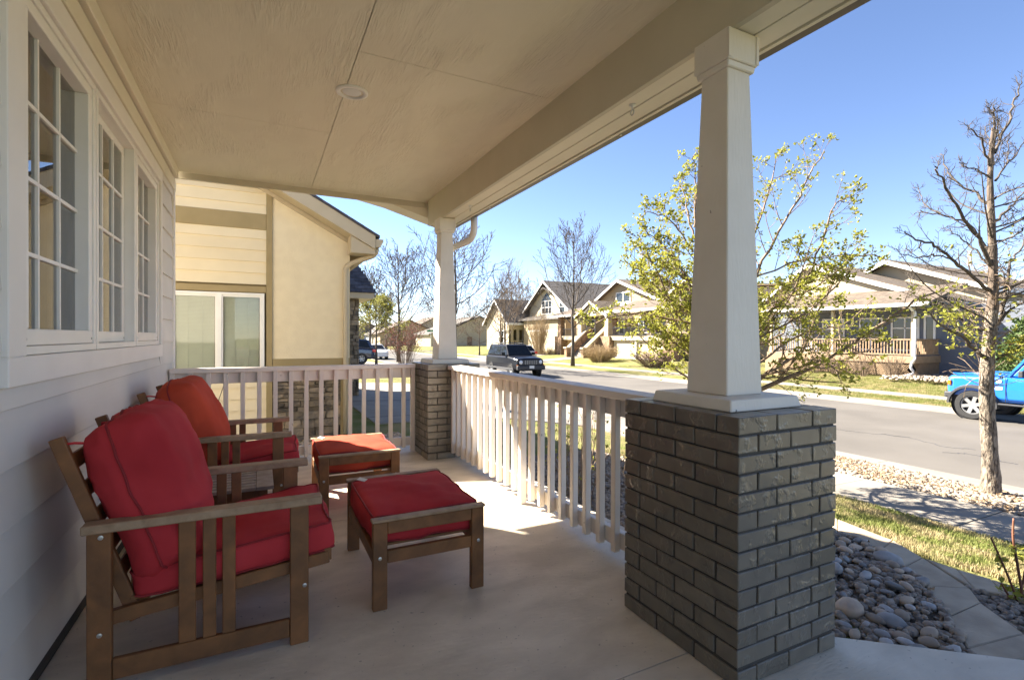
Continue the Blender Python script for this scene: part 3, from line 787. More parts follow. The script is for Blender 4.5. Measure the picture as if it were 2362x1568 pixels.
# window with two sashes and slatted blinds
fr = bars4(MB(), wx0, wx1, Y0 - .024, Y0 + .06, 0, 1, 0, 0, 0, 0)
mbw = MB()
def nwbar(a, b, c, d): mbw.box(a, b, Y0 - .024, Y0 + .06, c, d)
nwbar(wx0, wx1, wzt - .035, wzt); nwbar(wx0, wx1, .62, .68); nwbar(wx1 - .045, wx1, .68, wzt - .035); nwbar(wx0, wx0 + .045, .68, wzt - .035)
nwbar(-2.06, -1.995, .68, wzt - .035); nwbar(-2.66, -2.60, .68, wzt - .035)
nfr = mbw.build('window_frame', M['sash'], nb, bevel=.003)
for a, b in ((wx0 + .045, -2.66), (-2.60, -2.06), (-1.995, wx1 - .045)):
    bars_ = MB().box(a, a + .02, Y0 - .005, Y0 + .04, .68, wzt - .035).box(b - .02, b, Y0 - .005, Y0 + .04, .68, wzt - .035).box(a + .02, b - .02, Y0 - .005, Y0 + .04, wzt - .065, wzt - .035)
    bars_.build('sash', M['sash'], nfr)
    MB().box(a + .02, b - .02, Y0 + .008, Y0 + .013, .68, wzt - .065).build('pane', M['nglass'], nfr)
    bl = MB(); z = .69
    while z < wzt - .07:
        bl.add([(a + .03, Y0 + .040, z), (b - .03, Y0 + .040, z), (b - .03, Y0 + .058, z + .019), (a + .03, Y0 + .058, z + .019)], [(0, 1, 2, 3)]); z += .0195
    bl.build('blind', M['blind'], nfr, fix=False)
    for xx in (a + (b - a) * .33, a + (b - a) * .67):
        MB().box(xx, xx + .004, Y0 + .036, Y0 + .039, .69, wzt - .06).build('blind_cord', M['tagw'], nfr)
# ledge stone under the stucco
sx0, sx1 = -1.314, -.312
z = -.44
while z < .72:
    h = R.choice([.05, .06, .075, .09, .11, .13]); h = min(h, .728 - z)
    if h < .03: break
    x = sx0 - R.uniform(0, .1)
    while x < sx1 - .02:
        l = R.uniform(.12, .38); x1 = min(x + l, sx1)
        if x1 - max(x, sx0) > .03:
            b = bmesh.new(); bmesh.ops.create_cube(b, size=1)
            bmesh.ops.scale(b, vec=(x1 - max(x, sx0) - .01, .06 + R.uniform(0, .045), h - .008), verts=b.verts)
            bmesh.ops.subdivide_edges(b, edges=b.edges[:], cuts=1)
            for v in b.verts: v.co += Vector((R.uniform(-.008, .008), R.uniform(-.012, .012), R.uniform(-.006, .006)))
            me = bpy.data.meshes.new('stone'); b.to_mesh(me); b.free(); me.materials.append(M['stone'])
            place('stone', me, ((x1 + max(x, sx0)) / 2, Y0 + .01, z + h / 2), nb, (0, R.uniform(-.02, .02), 0))
        x = x1
    z += h
MB().box(sx0, sx1, Y0 + .02, Y0 + .118, -.44, .734).build('stone_backing', M['mortar'], nb)
# rake, eave box, gutter, downspout, roof
def rk(x, dz): return zl(x) + dz
MB().prism([(-2.6, zl(-2.6) - .005), (.17, zl(.17)), (.17, zl(.17) + .215), (-2.6, zl(-2.6) + .215)], 'y', Y0 - .40, Y0 - .37).build('rake_board', M['nfascia'], nb, bevel=.004)
MB().prism([(-2.6, zl(-2.6) - .0), (-.16, zl(-.16)), (.17, zl(.17)), (.17, zl(.17) + .02), (-2.6, zl(-2.6) + .02)], 'y', Y0 - .369, Y0 + .2).build('rake_soffit', M['nfascia'], nb)
MB().prism([(-1.9, zl(-1.9) - .07), (-.20, zl(-.20) - .07), (-.20, zl(-.20) - .002), (-1.9, zl(-1.9) - .002)], 'y', Y0 - .035, Y0 - .003).build('rake_frieze', M['nfascia'], nb, bevel=.003)
MB().prism([(-.205, 2.545), (.165, 2.545), (.165, zl(.165) - .003), (-.205, zl(-.205) - .003)], 'y', Y0 - .368, Y0 - .05).build('eave_box', M['nfascia'], nb, bevel=.004)
MB().box(.10, .175, Y0 - .36, Y0 + 9.5, 2.56, 2.80).build('eave_fascia', M['nfascia'], nb)
rf = MB().prism([(-2.6, zl(-2.6) + .2155), (.235, zl(.235) + .2155), (.235, zl(.235) + .245), (-2.6, zl(-2.6) + .25), (-7, 2.3), (-7, 2.25)], 'y', Y0 - .42, Y0 + 9.6).build('roof', M['shingle'], nb)
# shingle courses with separate tabs along the visible edge of the roof
for k in range(22):
    x = .235 - k * .125
    if x < -2.4: break
    for q in range(4):
        y = Y0 - .425 + q * .33
        MB().prism([(x - .15, zl(x - .15) + .249), (x + .002, zl(x) + .247), (x + .002, zl(x) + .257), (x - .15, zl(x - .15) + .256)], 'y', y + .002, y + .326).build('shingle', M['shingle'], rf)
# a second, higher roof slope behind
MB().prism([(-2.3, 4.55), (-.13, 3.24), (-.13, 3.30), (-2.3, 4.64)], 'y', Y0 + .9, Y0 + 8).build('upper_roof', M['shingle'], nb)
MB().prism([(-2.2, 3.3), (-.42, 3.05), (-.42, 3.38), (-2.2, 4.45)], 'y', Y0 + 1.2, Y0 + 8).build('upper_gable', M['shingle'], nb)
MB().prism([(.176, 2.66), (.25, 2.66), (.30, 2.75), (.30, 2.79), (.176, 2.79)], 'y', Y0 - .38, Y0 + 9.5).build('gutter', M['nfascia'], nb, bevel=.003)
dp = [(.225, Y0 - .22, 2.66), (.215, Y0 - .22, 2.60), (.17, Y0 - .20, 2.545), (.10, Y0 - .17, 2.515), (-.02, Y0 - .12, 2.47), (-.16, Y0 - .075, 2.41), (-.215, Y0 - .06, 2.37), (-.235, Y0 - .055, 2.31), (-.235, Y0 - .055, 2.2), (-.235, Y0 - .055, 0.9), (-.235, Y0 - .055, -.35)]
MB().tube(dp, .043, 8).build('downspout', M['nfascia'], nb, smooth=True)
# front garage bay farther on: stone corner, hipped shingle roof
MB().box(.15, .95, 13.1, 13.9, -.5, 2.3).build('garage_corner', M['stone'], nb)
z = -.5
while z < 2.22:
    h = R.uniform(.08, .16); x = .15
    while x < .93:
        x1 = min(.95, x + R.uniform(.12, .3))
        MB().box(x + .006, x1 - .006, 13.07 - R.uniform(0, .03), 13.099, z + .006, min(z + h, 2.29)).build('stone', M['stone'], nb, bevel=.008)
        x = x1
    z += h
MB().box(-.3, 1.28, 12.72, 16, 2.25, 2.40).build('garage_eave', M['nfascia'], nb)
MB().add([(-2.6, 12.68, 2.40), (1.33, 12.68, 2.40), (1.33, 17, 2.40), (-2.6, 17, 2.40), (-2.6, 14.9, 3.9), (.65, 14.3, 4.0)],
         [(0, 1, 5, 4), (1, 2, 5), (2, 3, 4, 5), (3, 0, 4), (0, 3, 2, 1)]).build('garage_roof', M['shingle'], nb)
for k in range(13):
    z0_, z1_ = 2.40 + k * .105, 2.40 + (k + 1) * .105 + .02
    f0, f1 = (z0_ - 2.4) / 1.6, (z1_ - 2.4) / 1.6
    xr0 = 1.33 - .68 * f0; x = -1.2 + (k % 2) * .15
    while x < xr0:
        x1 = min(x + .31, xr0)
        ya, yb = 12.68 + 1.62 * f0, 12.68 + 1.62 * f1
        sh_ = MB().add([(x + .006, ya - .02, z0_ + .006), (x1 - .006, ya - .02, z0_ + .006), (x1 - .006, yb - .006, z1_ + .004), (x + .006, yb - .006, z1_ + .004),
                  (x + .006, ya - .016, z0_ + .024), (x1 - .006, ya - .016, z0_ + .024), (x1 - .006, yb, z1_ + .012), (x + .006, yb, z1_ + .012)],
                 [(0, 3, 2, 1), (4, 5, 6, 7), (0, 1, 5, 4), (1, 2, 6, 5), (2, 3, 7, 6), (3, 0, 4, 7)])
        sh_.build('shingle', M['shingle'], nb)
        x = x1

# ================================================================ TREES
def sides(r): return 9 if r > .06 else 6 if r > .025 else 4 if r > .008 else 3
def smooth_path(ctrl, m_=5):
    P = [Vector(c) for c in ctrl]
    if len(P) == 2: return [P[0].lerp(P[1], i / m_) for i in range(m_ + 1)]
    out = []
    for i in range(len(P) - 1):
        p0 = P[max(i - 1, 0)]; p1 = P[i]; p2 = P[i + 1]; p3 = P[min(i + 2, len(P) - 1)]
        for k in range(m_):
            t = k / m_
            out.append(.5 * ((2 * p1) + (p2 - p0) * t + (2 * p0 - 5 * p1 + 4 * p2 - p3) * t * t + (3 * p1 - p0 - 3 * p2 + p3) * t ** 3))
    out.append(P[-1]); return out
def along(pts, t):
    x = t * (len(pts) - 1); i = min(int(x), len(pts) - 2)
    return pts[i].lerp(pts[i + 1], x - i), (pts[i + 1] - pts[i]).normalized()
def sprout(mb, tips, pts, r0, r1, lvl, o, g):
    n = len(pts)
    mb.tube(pts, [r0 + (r1 - r0) * i / (n - 1) for i in range(n)], sides(r0), cap=False)
    if lvl >= o['lv']:
        tips.append((pts[-1], (pts[-1] - pts[-2]).normalized())); return
    L = sum((pts[i + 1] - pts[i]).length for i in range(n - 1))
    for c in range(o['n'][lvl]):
        t = o['t0'][lvl] + (1 - o['t0'][lvl]) * (c + g.uniform(.1, .9)) / o['n'][lvl]
        t = min(t, .985)
        p, d = along(pts, t)
        az = g.uniform(0, 2 * pi)
        a = d.cross(Vector((.3, .5, .81))).normalized(); b = d.cross(a)
        side = a * cos(az) + b * sin(az)
        ang = radians(g.uniform(*o['ang'][lvl]))
        dd = (d * cos(ang) + side * sin(ang)).normalized()
        Lc = max(L * o['lr'][lvl] * (1.15 - .75 * t) * g.uniform(.6, 1.25), o['min'])
        k = o['seg'][lvl]; q = [p]; cur = dd
        for s in range(k):
            cur = (cur + Vector((0, 0, 1)) * o['up'][lvl] / k + Vector((g.uniform(-1, 1), g.uniform(-1, 1), g.uniform(-1, 1))) * o['wig']).normalized()
            q.append(q[-1] + cur * (Lc / k))
        rr = (r0 + (r1 - r0) * t)
        rc = max(min(rr * .72, rr * o['rr'][lvl]), o['rmin'])
        sprout(mb, tips, q, rc, max(rc * .35, o['rmin'] * .8), lvl + 1, o, g)

def gen_tree(name, label, base, h, r, seed, o, m_trunk, m_br, n_limbs, clear, spread, cat='tree', group=None, lean=(0, 0), upness=.9, leaf=None, top=.0):
    """upright street tree: leader, limbs rising from it, twigs"""
    g = random.Random(seed)
    t = thing(name, label, cat, base, group)
    k = 9; trunk = []
    for i in range(k + 1):
        f = i / k
        trunk.append(Vector((lean[0] * f * h + g.uniform(-1, 1) * .012 * h * f, lean[1] * f * h + g.uniform(-1, 1) * .012 * h * f, f * h)))
    trunk[0].z = -.25
    tm = MB(); tm.tube(trunk, [r * (1.25 if i == 0 else 1) * (1 - .93 * (i / k) ** .9) + .004 for i in range(k + 1)], 10)
    tm.build('trunk', m_trunk, t, smooth=True)
    mb = MB(); tips = []
    for c in range(n_limbs):
        f = clear + (.97 - clear) * (c + g.uniform(0, .8)) / n_limbs
        p, d = along(trunk, f)
        az = c * 2.4 + g.uniform(-.5, .5)
        out = Vector((cos(az), sin(az), 0))
        rel = (f - clear) / (1 - clear)
        Lh = spread * (1 - rel) ** .75 * g.uniform(.75, 1.1) + .05 * h
        a = upness * g.uniform(.8, 1.2)
        p1 = p + out * Lh * .35 + Vector((0, 0, Lh * a * .25)); p2 = p + out * Lh * .75 + Vector((0, 0, Lh * a * .75)); p3 = p + out * Lh + Vector((0, 0, Lh * a * 1.35))
        rl = r * .42 * (1 - f * .75)
        sprout(mb, tips, smooth_path([p, p1, p2, p3], 3), rl, rl * .25, 0, o, g)
    mb.build('branches', m_br, t, smooth=True)
    return t, tips, g
def leaves_mesh(tips, g, n, size, spread, extra=0):
    mb = MB()
    for p, d in tips:
        for i in range(n):
            c = p + Vector((g.gauss(0, 1), g.gauss(0, 1), g.gauss(0, 1))) * spread - d * g.uniform(0, extra)
            a = Vector((g.uniform(-1, 1), g.uniform(-1, 1), g.uniform(-.3, 1))).normalized()
            b = a.cross(Vector((g.uniform(-1, 1), g.uniform(-1, 1), g.uniform(-1, 1)))).normalized()
            s = size * g.uniform(.55, 1.2)
            nrm = a.cross(b) * s * .18
            mb.add([c, c + a * s * .5 + b * s * .33 + nrm, c + a * s, c + a * s * .5 - b * s * .33 + nrm], [(0, 1, 2), (0, 2, 3)])
    return mb
OPT = dict(lv=2, n=(8, 5), t0=(.2, .2), ang=((28, 52), (25, 60)), lr=(.55, .55), min=.1, seg=(4, 3), up=(.5, .35), wig=.10, rr=(.5, .5), rmin=.010)

# ---- bare tree at the right, close to the near kerb
g = random.Random(11)
D0 = 6.93
base = gp(2286, 1128, -.90)
t = thing('bare_street_tree', 'bare grey barked tree close by at right, in the pebble strip before the blue car', 'tree', base)
def rel(x, y, d=D0): return at(x, y, d) - base
trunk_px = [(2286, 1150), (2284, 1060), (2278, 960), (2276, 870), (2284, 760), (2290, 690), (2290, 600), (2286, 500), (2284, 420), (2287, 340), (2291, 295)]
tr = smooth_path([rel(*p) for p in trunk_px], 4)
n = len(tr)
rad = [.125, .092, .085, .081, .072, .062, .050, .043, .035, .026, .016]
rads = []
for i in range(n):
    x = i / 4; k = min(int(x), 9); rads.append((rad[k] + (rad[k + 1] - rad[k]) * (x - k)) * (1 + .05 * sin(i * 2.1)))
mb = MB()
fine = [];
for i in range(n - 1):
    for k in range(4): fine.append((tr[i].lerp(tr[i + 1], k / 4), rads[i] + (rads[i + 1] - rads[i]) * k / 4))
fine.append((tr[-1], rads[-1]))
NS = 28
for i, (p, r_) in enumerate(fine):
    for k in range(NS):
        a = 2 * pi * k / NS
        q = Vector((cos(a) * 3.2, sin(a) * 3.2, p.z * 2.6))
        bump = noise.noise(q * 1.3) * .10 + abs(noise.noise(Vector((cos(a) * 6, sin(a) * 6, p.z * 4)))) * .16
        mb.v.append((p.x + cos(a) * r_ * (.95 + bump), p.y + sin(a) * r_ * (.95 + bump), p.z))
cut = int(len(fine) * .46)
def ring_faces(i0, i1): return [(i * NS + k, i * NS + (k + 1) % NS, (i + 1) * NS + (k + 1) % NS, (i + 1) * NS + k) for i in range(i0, i1) for k in range(NS)]
vv = mb.v
mb.f = ring_faces(0, cut); mb.v = vv[:(cut + 1) * NS]
mb.build('trunk', M['bark_near'], t, smooth=True)
mb = MB(); mb.v = vv[cut * NS:]; mb.f = ring_faces(0, len(fine) - 1 - cut)
mb.build('upper_trunk', M['bark_up'], t, smooth=True)
def z3p(x, y): return ((1950 + x / 2.614) * .9307, (150 + y / 2.614) * .9307)
def z8p(x, y): return ((1850 + x / 2.85) * .9307, (550 + y / 2.85) * .9307)
limbs = [
 ([z3p(1320, 1330), z3p(1240, 1150), z3p(1150, 1020), z3p(1050, 860), z3p(990, 740), z3p(965, 680)], .034, -.5),
 ([z3p(1315, 1250), z3p(1240, 1120), z3p(1130, 1040), z3p(1000, 1000), z3p(900, 985), z3p(830, 985)], .026, .5),
 ([z3p(1000, 990), z3p(920, 950), z3p(870, 880), z3p(850, 830)], .013, .5),
 ([z3p(1320, 930), z3p(1220, 860), z3p(1100, 780), z3p(1040, 700), z3p(1000, 600)], .026, .6),
 ([z3p(1325, 770), z3p(1250, 720), z3p(1160, 690), z3p(1130, 655)], .018, -.4),
 ([z3p(1330, 700), z3p(1280, 570), z3p(1220, 460), z3p(1160, 430)], .020, -.3),
 ([z3p(1345, 590), z3p(1310, 520), z3p(1280, 420)], .014, .4),
 ([z3p(1348, 600), z3p(1350, 470), z3p(1348, 360), z3p(1345, 285)], .026, 0),
 ([z3p(1345, 600), z3p(1400, 480), z3p(1450, 340), z3p(1490, 220), z3p(1525, 130)], .028, .3),
 ([z3p(1350, 300), z3p(1330, 350), z3p(1305, 300)], .008, 0),
 ([z8p(1720, 480), z8p(1560, 350), z8p(1440, 260), z8p(1330, 165), z8p(1200, 120), z8p(1120, 75)], .032, -.7),
 ([z8p(1440, 260), z8p(1330, 235), z8p(1220, 250), z8p(1090, 225)], .016, -.7),
 ([z8p(1715, 300), z8p(1620, 200), z8p(1560, 150), z8p(1480, 90), z8p(1400, 40)], .020, .4),
 ([z8p(1700, 960), z8p(1600, 890), z8p(1500, 800), z8p(1400, 745), z8p(1290, 640)], .036, -.6),
 ([z8p(1690, 760), z8p(1600, 740), z8p(1500, 680), z8p(1380, 600), z8p(1250, 540), z8p(1130, 500)], .028, .6),
 ([z8p(1250, 540), z8p(1170, 480), z8p(1135, 360)], .010, .6),
 ([z8p(1690, 820), z8p(1620, 720), z8p(1480, 600), z8p(1350, 520)], .020, 1.0),
 ([z8p(1770, 970), z8p(1850, 925), z8p(1960, 885), z8p(2100, 850)], .026, -.4),
 ([z8p(1760, 760), z8p(1800, 640), z8p(1830, 500), z8p(1850, 340), z8p(1900, 240), z8p(1990, 100)], .040, .5),
 ([z8p(1840, 380), z8p(1780, 320), z8p(1740, 300)], .012, .4),
 ([z8p(1790, 680), z8p(1900, 600), z8p(2000, 560), z8p(2100, 540)], .024, -.4),
 ([z3p(1350, 1180), z3p(1450, 1150), z3p(1540, 1080), z3p(1650, 1020)], .022, -.5),
 ([z3p(1350, 1040), z3p(1430, 970), z3p(1500, 890), z3p(1600, 770)], .026, .5),
 ([z3p(1345, 900), z3p(1420, 850), z3p(1530, 830), z3p(1620, 800)], .018, -.6),
 ([z3p(1350, 780), z3p(1420, 680), z3p(1500, 590), z3p(1560, 480)], .020, .4),
 ([z3p(1430, 670), z3p(1435, 590), z3p(1425, 520)], .010, .4),
 ([z8p(1700, 700), z8p(1620, 620), z8p(1500, 560), z8p(1400, 420)], .016, 1.2),
 ([z8p(1740, 560), z8p(1650, 500), z8p(1500, 470), z8p(1380, 480)], .014, 1.1),
]
br = MB(); tips = []
o_ = dict(lv=2, n=(14, 4), t0=(.12, .15), ang=((35, 75), (30, 65)), lr=(.22, .45), min=.07, seg=(5, 4), up=(.5, .4), wig=.09, rr=(.40, .5), rmin=.0030)
for ctrl, r_, dd in limbs:
    m_ = len(ctrl) - 1
    P = [rel(x, y, D0 + dd * i / m_) for i, (x, y) in enumerate(ctrl)]
    P = smooth_path(P, 4)
    P = [P[0]] + [p + Vector((g.uniform(-1, 1), g.uniform(-1, 1), g.uniform(-1, 1))) * .02 for p in P[1:]]
    sprout(br, tips, P, r_ * .85, max(.005, r_ * .22), 0, o_, g)
for i in range(12):
    p0, d = along(tr, g.uniform(.40, .97)); f = 1 - (p0.z / tr[-1].z)
    a = g.uniform(0, 2 * pi); Lh = .35 + 1.5 * f
    q = p0 + Vector((cos(a) * Lh, sin(a) * Lh, Lh * g.uniform(.5, 1.0)))
    mid = p0.lerp(q, .5) + Vector((cos(a), sin(a), -.6)) * .12 * Lh
    sprout(br, tips, smooth_path([p0, mid, q], 5), .010 + .012 * f, .005, 0, o_, g)
br.build('branches', M['bark_dark'], t, smooth=True)
# spur twigs bunched on the lower trunk
tw = MB(); tp2 = []
for i in range(150):
    p, d = along(tr, g.uniform(.26, .62))
    a = g.uniform(0, 2 * pi); dd = Vector((cos(a), sin(a), g.uniform(-.1, .9))).normalized()
    q = [p + dd * .06]; L = g.uniform(.12, .5)
    for s in range(4):
        dd = (dd + Vector((g.uniform(-1, 1), g.uniform(-1, 1), g.uniform(-1, 1))) * .35).normalized(); q.append(q[-1] + dd * L / 4)
    tw.tube(q, [.005, .0045, .004, .0035, .003], 3, cap=False); tp2.append((q[-1], dd))
tw.build('spur_twigs', M['bark_tan'], t)
low = [q for q in tips if 1.1 < q[0].z < 2.5]
g.shuffle(low)
leaves_mesh(low[:150] + tp2[:40], g, 3, .065, .03).build('leaves', M['leaf'], t, fix=False)

# ---- leafy young tree behind the near column
g = random.Random(23)
D1 = 6.8
fork_px = (1712, 905)
fork = at(*fork_px, D1)
base = Vector((fork.x - .05, fork.y + .05, gz(fork.x)))
t = thing('leafing_street_tree', 'wide street tree with fresh yellow green leaves behind the nearest porch column', 'tree', base)
def rel(x, y, d=D1): return at(x, y, d) - base
mb = MB()
tk = smooth_path([Vector((0, 0, -.25)), Vector((.01, -.01, .5)), rel(1712, 905), rel(1705, 780), rel(1700, 650)], 4)
mb.tube(tk, [.10 - .07 * i / (len(tk) - 1) for i in range(len(tk))], 12)
mb.build('trunk', M['bark_tan'], t, smooth=True)
def z7p(x, y): return ((1300 + x / 2.6133) * .9307, (350 + y / 2.6133) * .9307)
L_ = [
 ([(1715, 905), (1770, 890), (1870, 850), (1925, 815), (1985, 780), (2045, 740), (2110, 695), (2175, 665)], .052, -1.2),
 ([(1715, 900), (1790, 845), (1850, 810), (1880, 740), (1915, 660), (1955, 610)], .045, .7),
 ([(1705, 760), (1780, 720), (1860, 640), (1900, 540), (1930, 470), (1965, 455)], .036, -.6),
 ([(1703, 700), (1760, 600), (1830, 480), (1870, 400), (1905, 345)], .034, .5),
 ([(1700, 690), (1730, 560), (1775, 440), (1790, 360)], .030, .3),
 ([(1720, 860), (1800, 800), (1880, 760), (1950, 750), (2010, 690)], .030, 1.6),
 ([(1740, 640), (1850, 600), (1930, 590), (2030, 590)], .020, -.8),
 ([(1720, 720), (1800, 690), (1900, 650), (1985, 560)], .022, -1.2),
 ([z7p(1080, 1000), z7p(1020, 830), z7p(930, 720), z7p(850, 640), z7p(760, 560)], .030, .4),
 ([z7p(1090, 720), z7p(1020, 600), z7p(930, 500), z7p(850, 470), z7p(770, 460)], .024, -.5),
 ([z7p(1095, 620), z7p(1060, 450), z7p(1030, 330), z7p(1000, 270)], .022, .6),
 ([z7p(1070, 1050), z7p(960, 920), z7p(850, 870), z7p(690, 850)], .026, -.8),
 ([z7p(1070, 1100), z7p(950, 1020), z7p(800, 960), z7p(700, 940)], .024, 1.2),
 ([z7p(1070, 1180), z7p(920, 1150), z7p(760, 1110), z7p(560, 1140), z7p(420, 1200)], .026, -1.0),
 ([z7p(1070, 1250), z7p(940, 1230), z7p(800, 1230), z7p(650, 1170)], .022, 1.3),
 ([z7p(1075, 1300), z7p(1000, 1290), z7p(920, 1310), z7p(850, 1330)], .018, -.4),
 ([z7p(1100, 560), z7p(1110, 350), z7p(1110, 200), z7p(1095, 90)], .024, .2),
 ([z7p(1070, 1220), z7p(960, 1080), z7p(880, 900), z7p(810, 740), z7p(760, 745)], .024, -1.4),
 ([(1730, 860), (1800, 870), (1850, 800), (1900, 830), (1940, 870)], .018, -1.6),
 ([(1720, 800), (1790, 780), (1840, 720), (1890, 700), (1920, 690)], .022, 1.2),
]
br = MB(); tips = []
o_ = dict(lv=2, n=(14, 4), t0=(.12, .2), ang=((30, 70), (25, 65)), lr=(.27, .5), min=.06, seg=(4, 3), up=(.45, .35), wig=.18, rr=(.5, .6), rmin=.003)
for ctrl, r_, dd in L_:
    m_ = len(ctrl) - 1
    P = smooth_path([rel(x, y, D1 + .7 * dd * i / m_) for i, (x, y) in enumerate(ctrl)], 4)
    P = [P[0]] + [p + Vector((g.uniform(-1, 1), g.uniform(-1, 1), g.uniform(-1, 1))) * .02 for p in P[1:]]
    sprout(br, tips, P, r_ * .68, max(.005, r_ * .16), 0, o_, g)
for i in range(28):
    # limbs that fill the body of the crown
    p0, d = along(tk, g.uniform(.42, .98))
    a = g.uniform(0, 2 * pi); rr2 = g.uniform(.7, 1.55); h_ = g.uniform(.1, 1.5)
    q = p0 + Vector((cos(a) * rr2, sin(a) * rr2, h_))
    mid = p0.lerp(q, .5) + Vector((cos(a), sin(a), -.3)) * .15
    sprout(br, tips, smooth_path([p0, mid, q], 5), .018, .005, 0, o_, g)
br.build('branches', M['bark_tan'], t, smooth=True)
g.shuffle(tips)
leaves_mesh(tips[:int(len(tips) * .95)], g, 6, .054, .024, .02).build('leaves', M['leaf'], t, fix=False)

# ---- street trees further away
B = dict(OPT)
gen_tree('bare_street_tree', 'slim bare tree across the road with a grey trunk, in front of the stone stairs', (20.2, 31.6, gz(20.2)), 10.4, .15, 3, dict(B, rmin=.014), M['bark_dark'], M['bark_dark'], 20, .26, 2.1, upness=1.5)
gen_tree('bare_street_tree', 'large bare spreading tree right behind the far porch column', (11.0, 32.9, -1.0), 10.0, .17, 5, dict(B, rmin=.015, n=(9, 5)), M['bark_dark'], M['bark_dark'], 21, .27, 3.4, upness=.85)
gen_tree('bare_street_tree', 'bare tree left of the far porch column, beside the road and the red leaved shrub', (9.6, 43.6, -1.0), 9.2, .18, 8, dict(B, rmin=.017, n=(9, 5)), M['bark_dark'], M['bark_dark'], 20, .30, 3.0, upness=1.1)
gen_tree('bare_street_tree', 'bare upright tree behind the yellow green tree at the far left of the street', (8.7, 52, -1.0), 8.2, .17, 9, dict(B, rmin=.019, n=(9, 5)), M['bark_dark'], M['bark_dark'], 18, .26, 2.6, upness=1.2)
t, tips, g = gen_tree('leafing_street_tree', 'small round tree with pale yellow green leaves beside the stone corner next door', (6.0, 35.6, -.85), 4.7, .10, 12, dict(OPT, n=(9, 6)), M['bark_dark'], M['twig'], 14, .34, 1.7, upness=.7)
leaves_mesh(tips, g, 6, .13, .10, .1).build('leaves', M['leaf2'], t, fix=False)
gen_tree('bare_tree', 'bare many stemmed tree in front of the small gabled house', (23.7, 51, -.9), 8.6, .14, 15, B, M['bark_dark'], M['twig'], 16, .14, 2.0, upness=2.1)
gen_tree('bare_tree', 'little dark trunked bare tree on the lawn to the right of the far porch column', (21.9, 54.2, -.9), 4.4, .09, 16, B, M['bark_dark'], M['twig'], 12, .3, 2.0, upness=.6)
gen_tree('bare_tree', 'low bare tree with tan twigs behind the big spreading tree', (19.5, 58, -.9), 5.6, .12, 18, B, M['twig'], M['twig'], 14, .22, 2.6, upness=.8)
for i, (px, d, h, s, lab) in enumerate([(1178, 92, 13, 21, 'tall hazy bare tree behind the small gabled house, leftmost of its clump'), (1205, 96, 12.5, 22, 'tall bare tree rising behind the grey roof of the small gabled house'),
                                        (1225, 90, 10, 24, 'shorter bare tree just left of the big gable of the tan house'), (1000, 98, 9, 26, 'far bare tree low on the horizon just left of the far column'),
                                        (1085, 105, 9, 27, 'far bare tree on the horizon just right of the far column'), (890, 80, 8, 29, 'far bare tree at the bend of the road'),
                                        (1155, 70, 8, 31, 'bare tree at the left edge of the small gabled house'), (1290, 110, 15, 33, 'tall bare tree behind the roof ridge of the two houses across the road')]):
    p = at(px, 785, d)
    gen_tree('bare_tree', lab, (p.x, p.y, -.6), h, .18, s, dict(B, rmin=.022), M['twig'], M['twig'], 15, .2, 3.0, group='bare trees on the skyline', upness=1.1)

# ---- shrubs
def shrub(name, label, loc, n_, h, spread, r_, m_, seed, leaf=None, lv=1, nn=6, lsize=.03, ln=4, group=None, cat='shrub'):
    g = random.Random(seed)
    t = thing(name, label, cat, loc, group)
    mb = MB(); tips = []
    o = dict(lv=lv, n=(nn, 4), t0=(.25, .2), ang=((18, 45), (20, 50)), lr=(.4, .5), min=.04, seg=(3, 3), up=(.4, .3), wig=.15, rr=(.6, .6), rmin=r_ * .45)
    for i in range(n_):
        a = g.uniform(0, 2 * pi); q = g.uniform(.1, 1) ** .6 * spread
        p0 = Vector((cos(a) * q * .3, sin(a) * q * .3, -.05)); hh = h * g.uniform(.6, 1.05)
        p3 = Vector((cos(a) * q, sin(a) * q, hh * (1 - .25 * (q / spread) ** 2)))
        p1 = p0.lerp(p3, .4) + Vector((g.uniform(-.05, .05), g.uniform(-.05, .05), hh * .08))
        sprout(mb, tips, smooth_path([p0, p1, p3], 3), r_, r_ * .5, 0, o, g)
    mb.build('stems', m_, t)
    if leaf: leaves_mesh(tips, g, ln, lsize, lsize * .8, lsize).build('leaves', leaf, t, fix=False)
    return t
shrub('dry_shrub', 'rounded straw coloured shrub at the foot of the stone stairs across the road', (24.3, 33.6, -.95), 240, 1.5, 1.75, .014, M['straw'], 41, nn=7, leaf=M['straw'], lsize=.07, ln=2)
shrub('brown_shrub', 'wide brown twiggy shrub on the lawn left of the nearest column, across the road', (23.7, 26.4, -.95), 170, 1.25, 1.9, .013, M['twig'], 43, nn=7, leaf=M['redleaf'], lsize=.05, ln=2)
shrub('tall_bare_shrub', 'tall pale bare shrub in front of the garage of the small gabled house', (26.2, 47.5, -.9), 90, 5.0, 1.5, .02, M['straw'], 45, nn=8)
shrub('dry_shrub', 'low dry grass clump beside the stone pillar and the small garage', (26.6, 46.3, -.9), 120, 1.1, 1.6, .014, M['straw'], 46, nn=5)
shrub('red_leaf_shrub', 'red leaved shrub beside the road left of the far porch column', (8.6, 37.5, -.9), 60, 3.1, 1.7, .014, M['twig'], 47, leaf=M['redleaf'], nn=8, lsize=.10, ln=4)
for i, (y, s) in enumerate(((12.4, 51), (13.8, 52), (15.1, 53), (16.3, 54))):
    shrub('bare_shrub', ['bare twiggy shrub by the lattice below the deck corner and its drain pipe', 'second bare shrub from the drain pipe along the deck lattice', 'third bare shrub from the drain pipe along the deck lattice', 'bare shrub at the left end of the deck lattice, partly behind the leafy tree'][i],
          (26.0, y, -.7), 36, 1.25, .75, .011, M['twig'], s, nn=6, group='bare shrubs along the deck lattice')
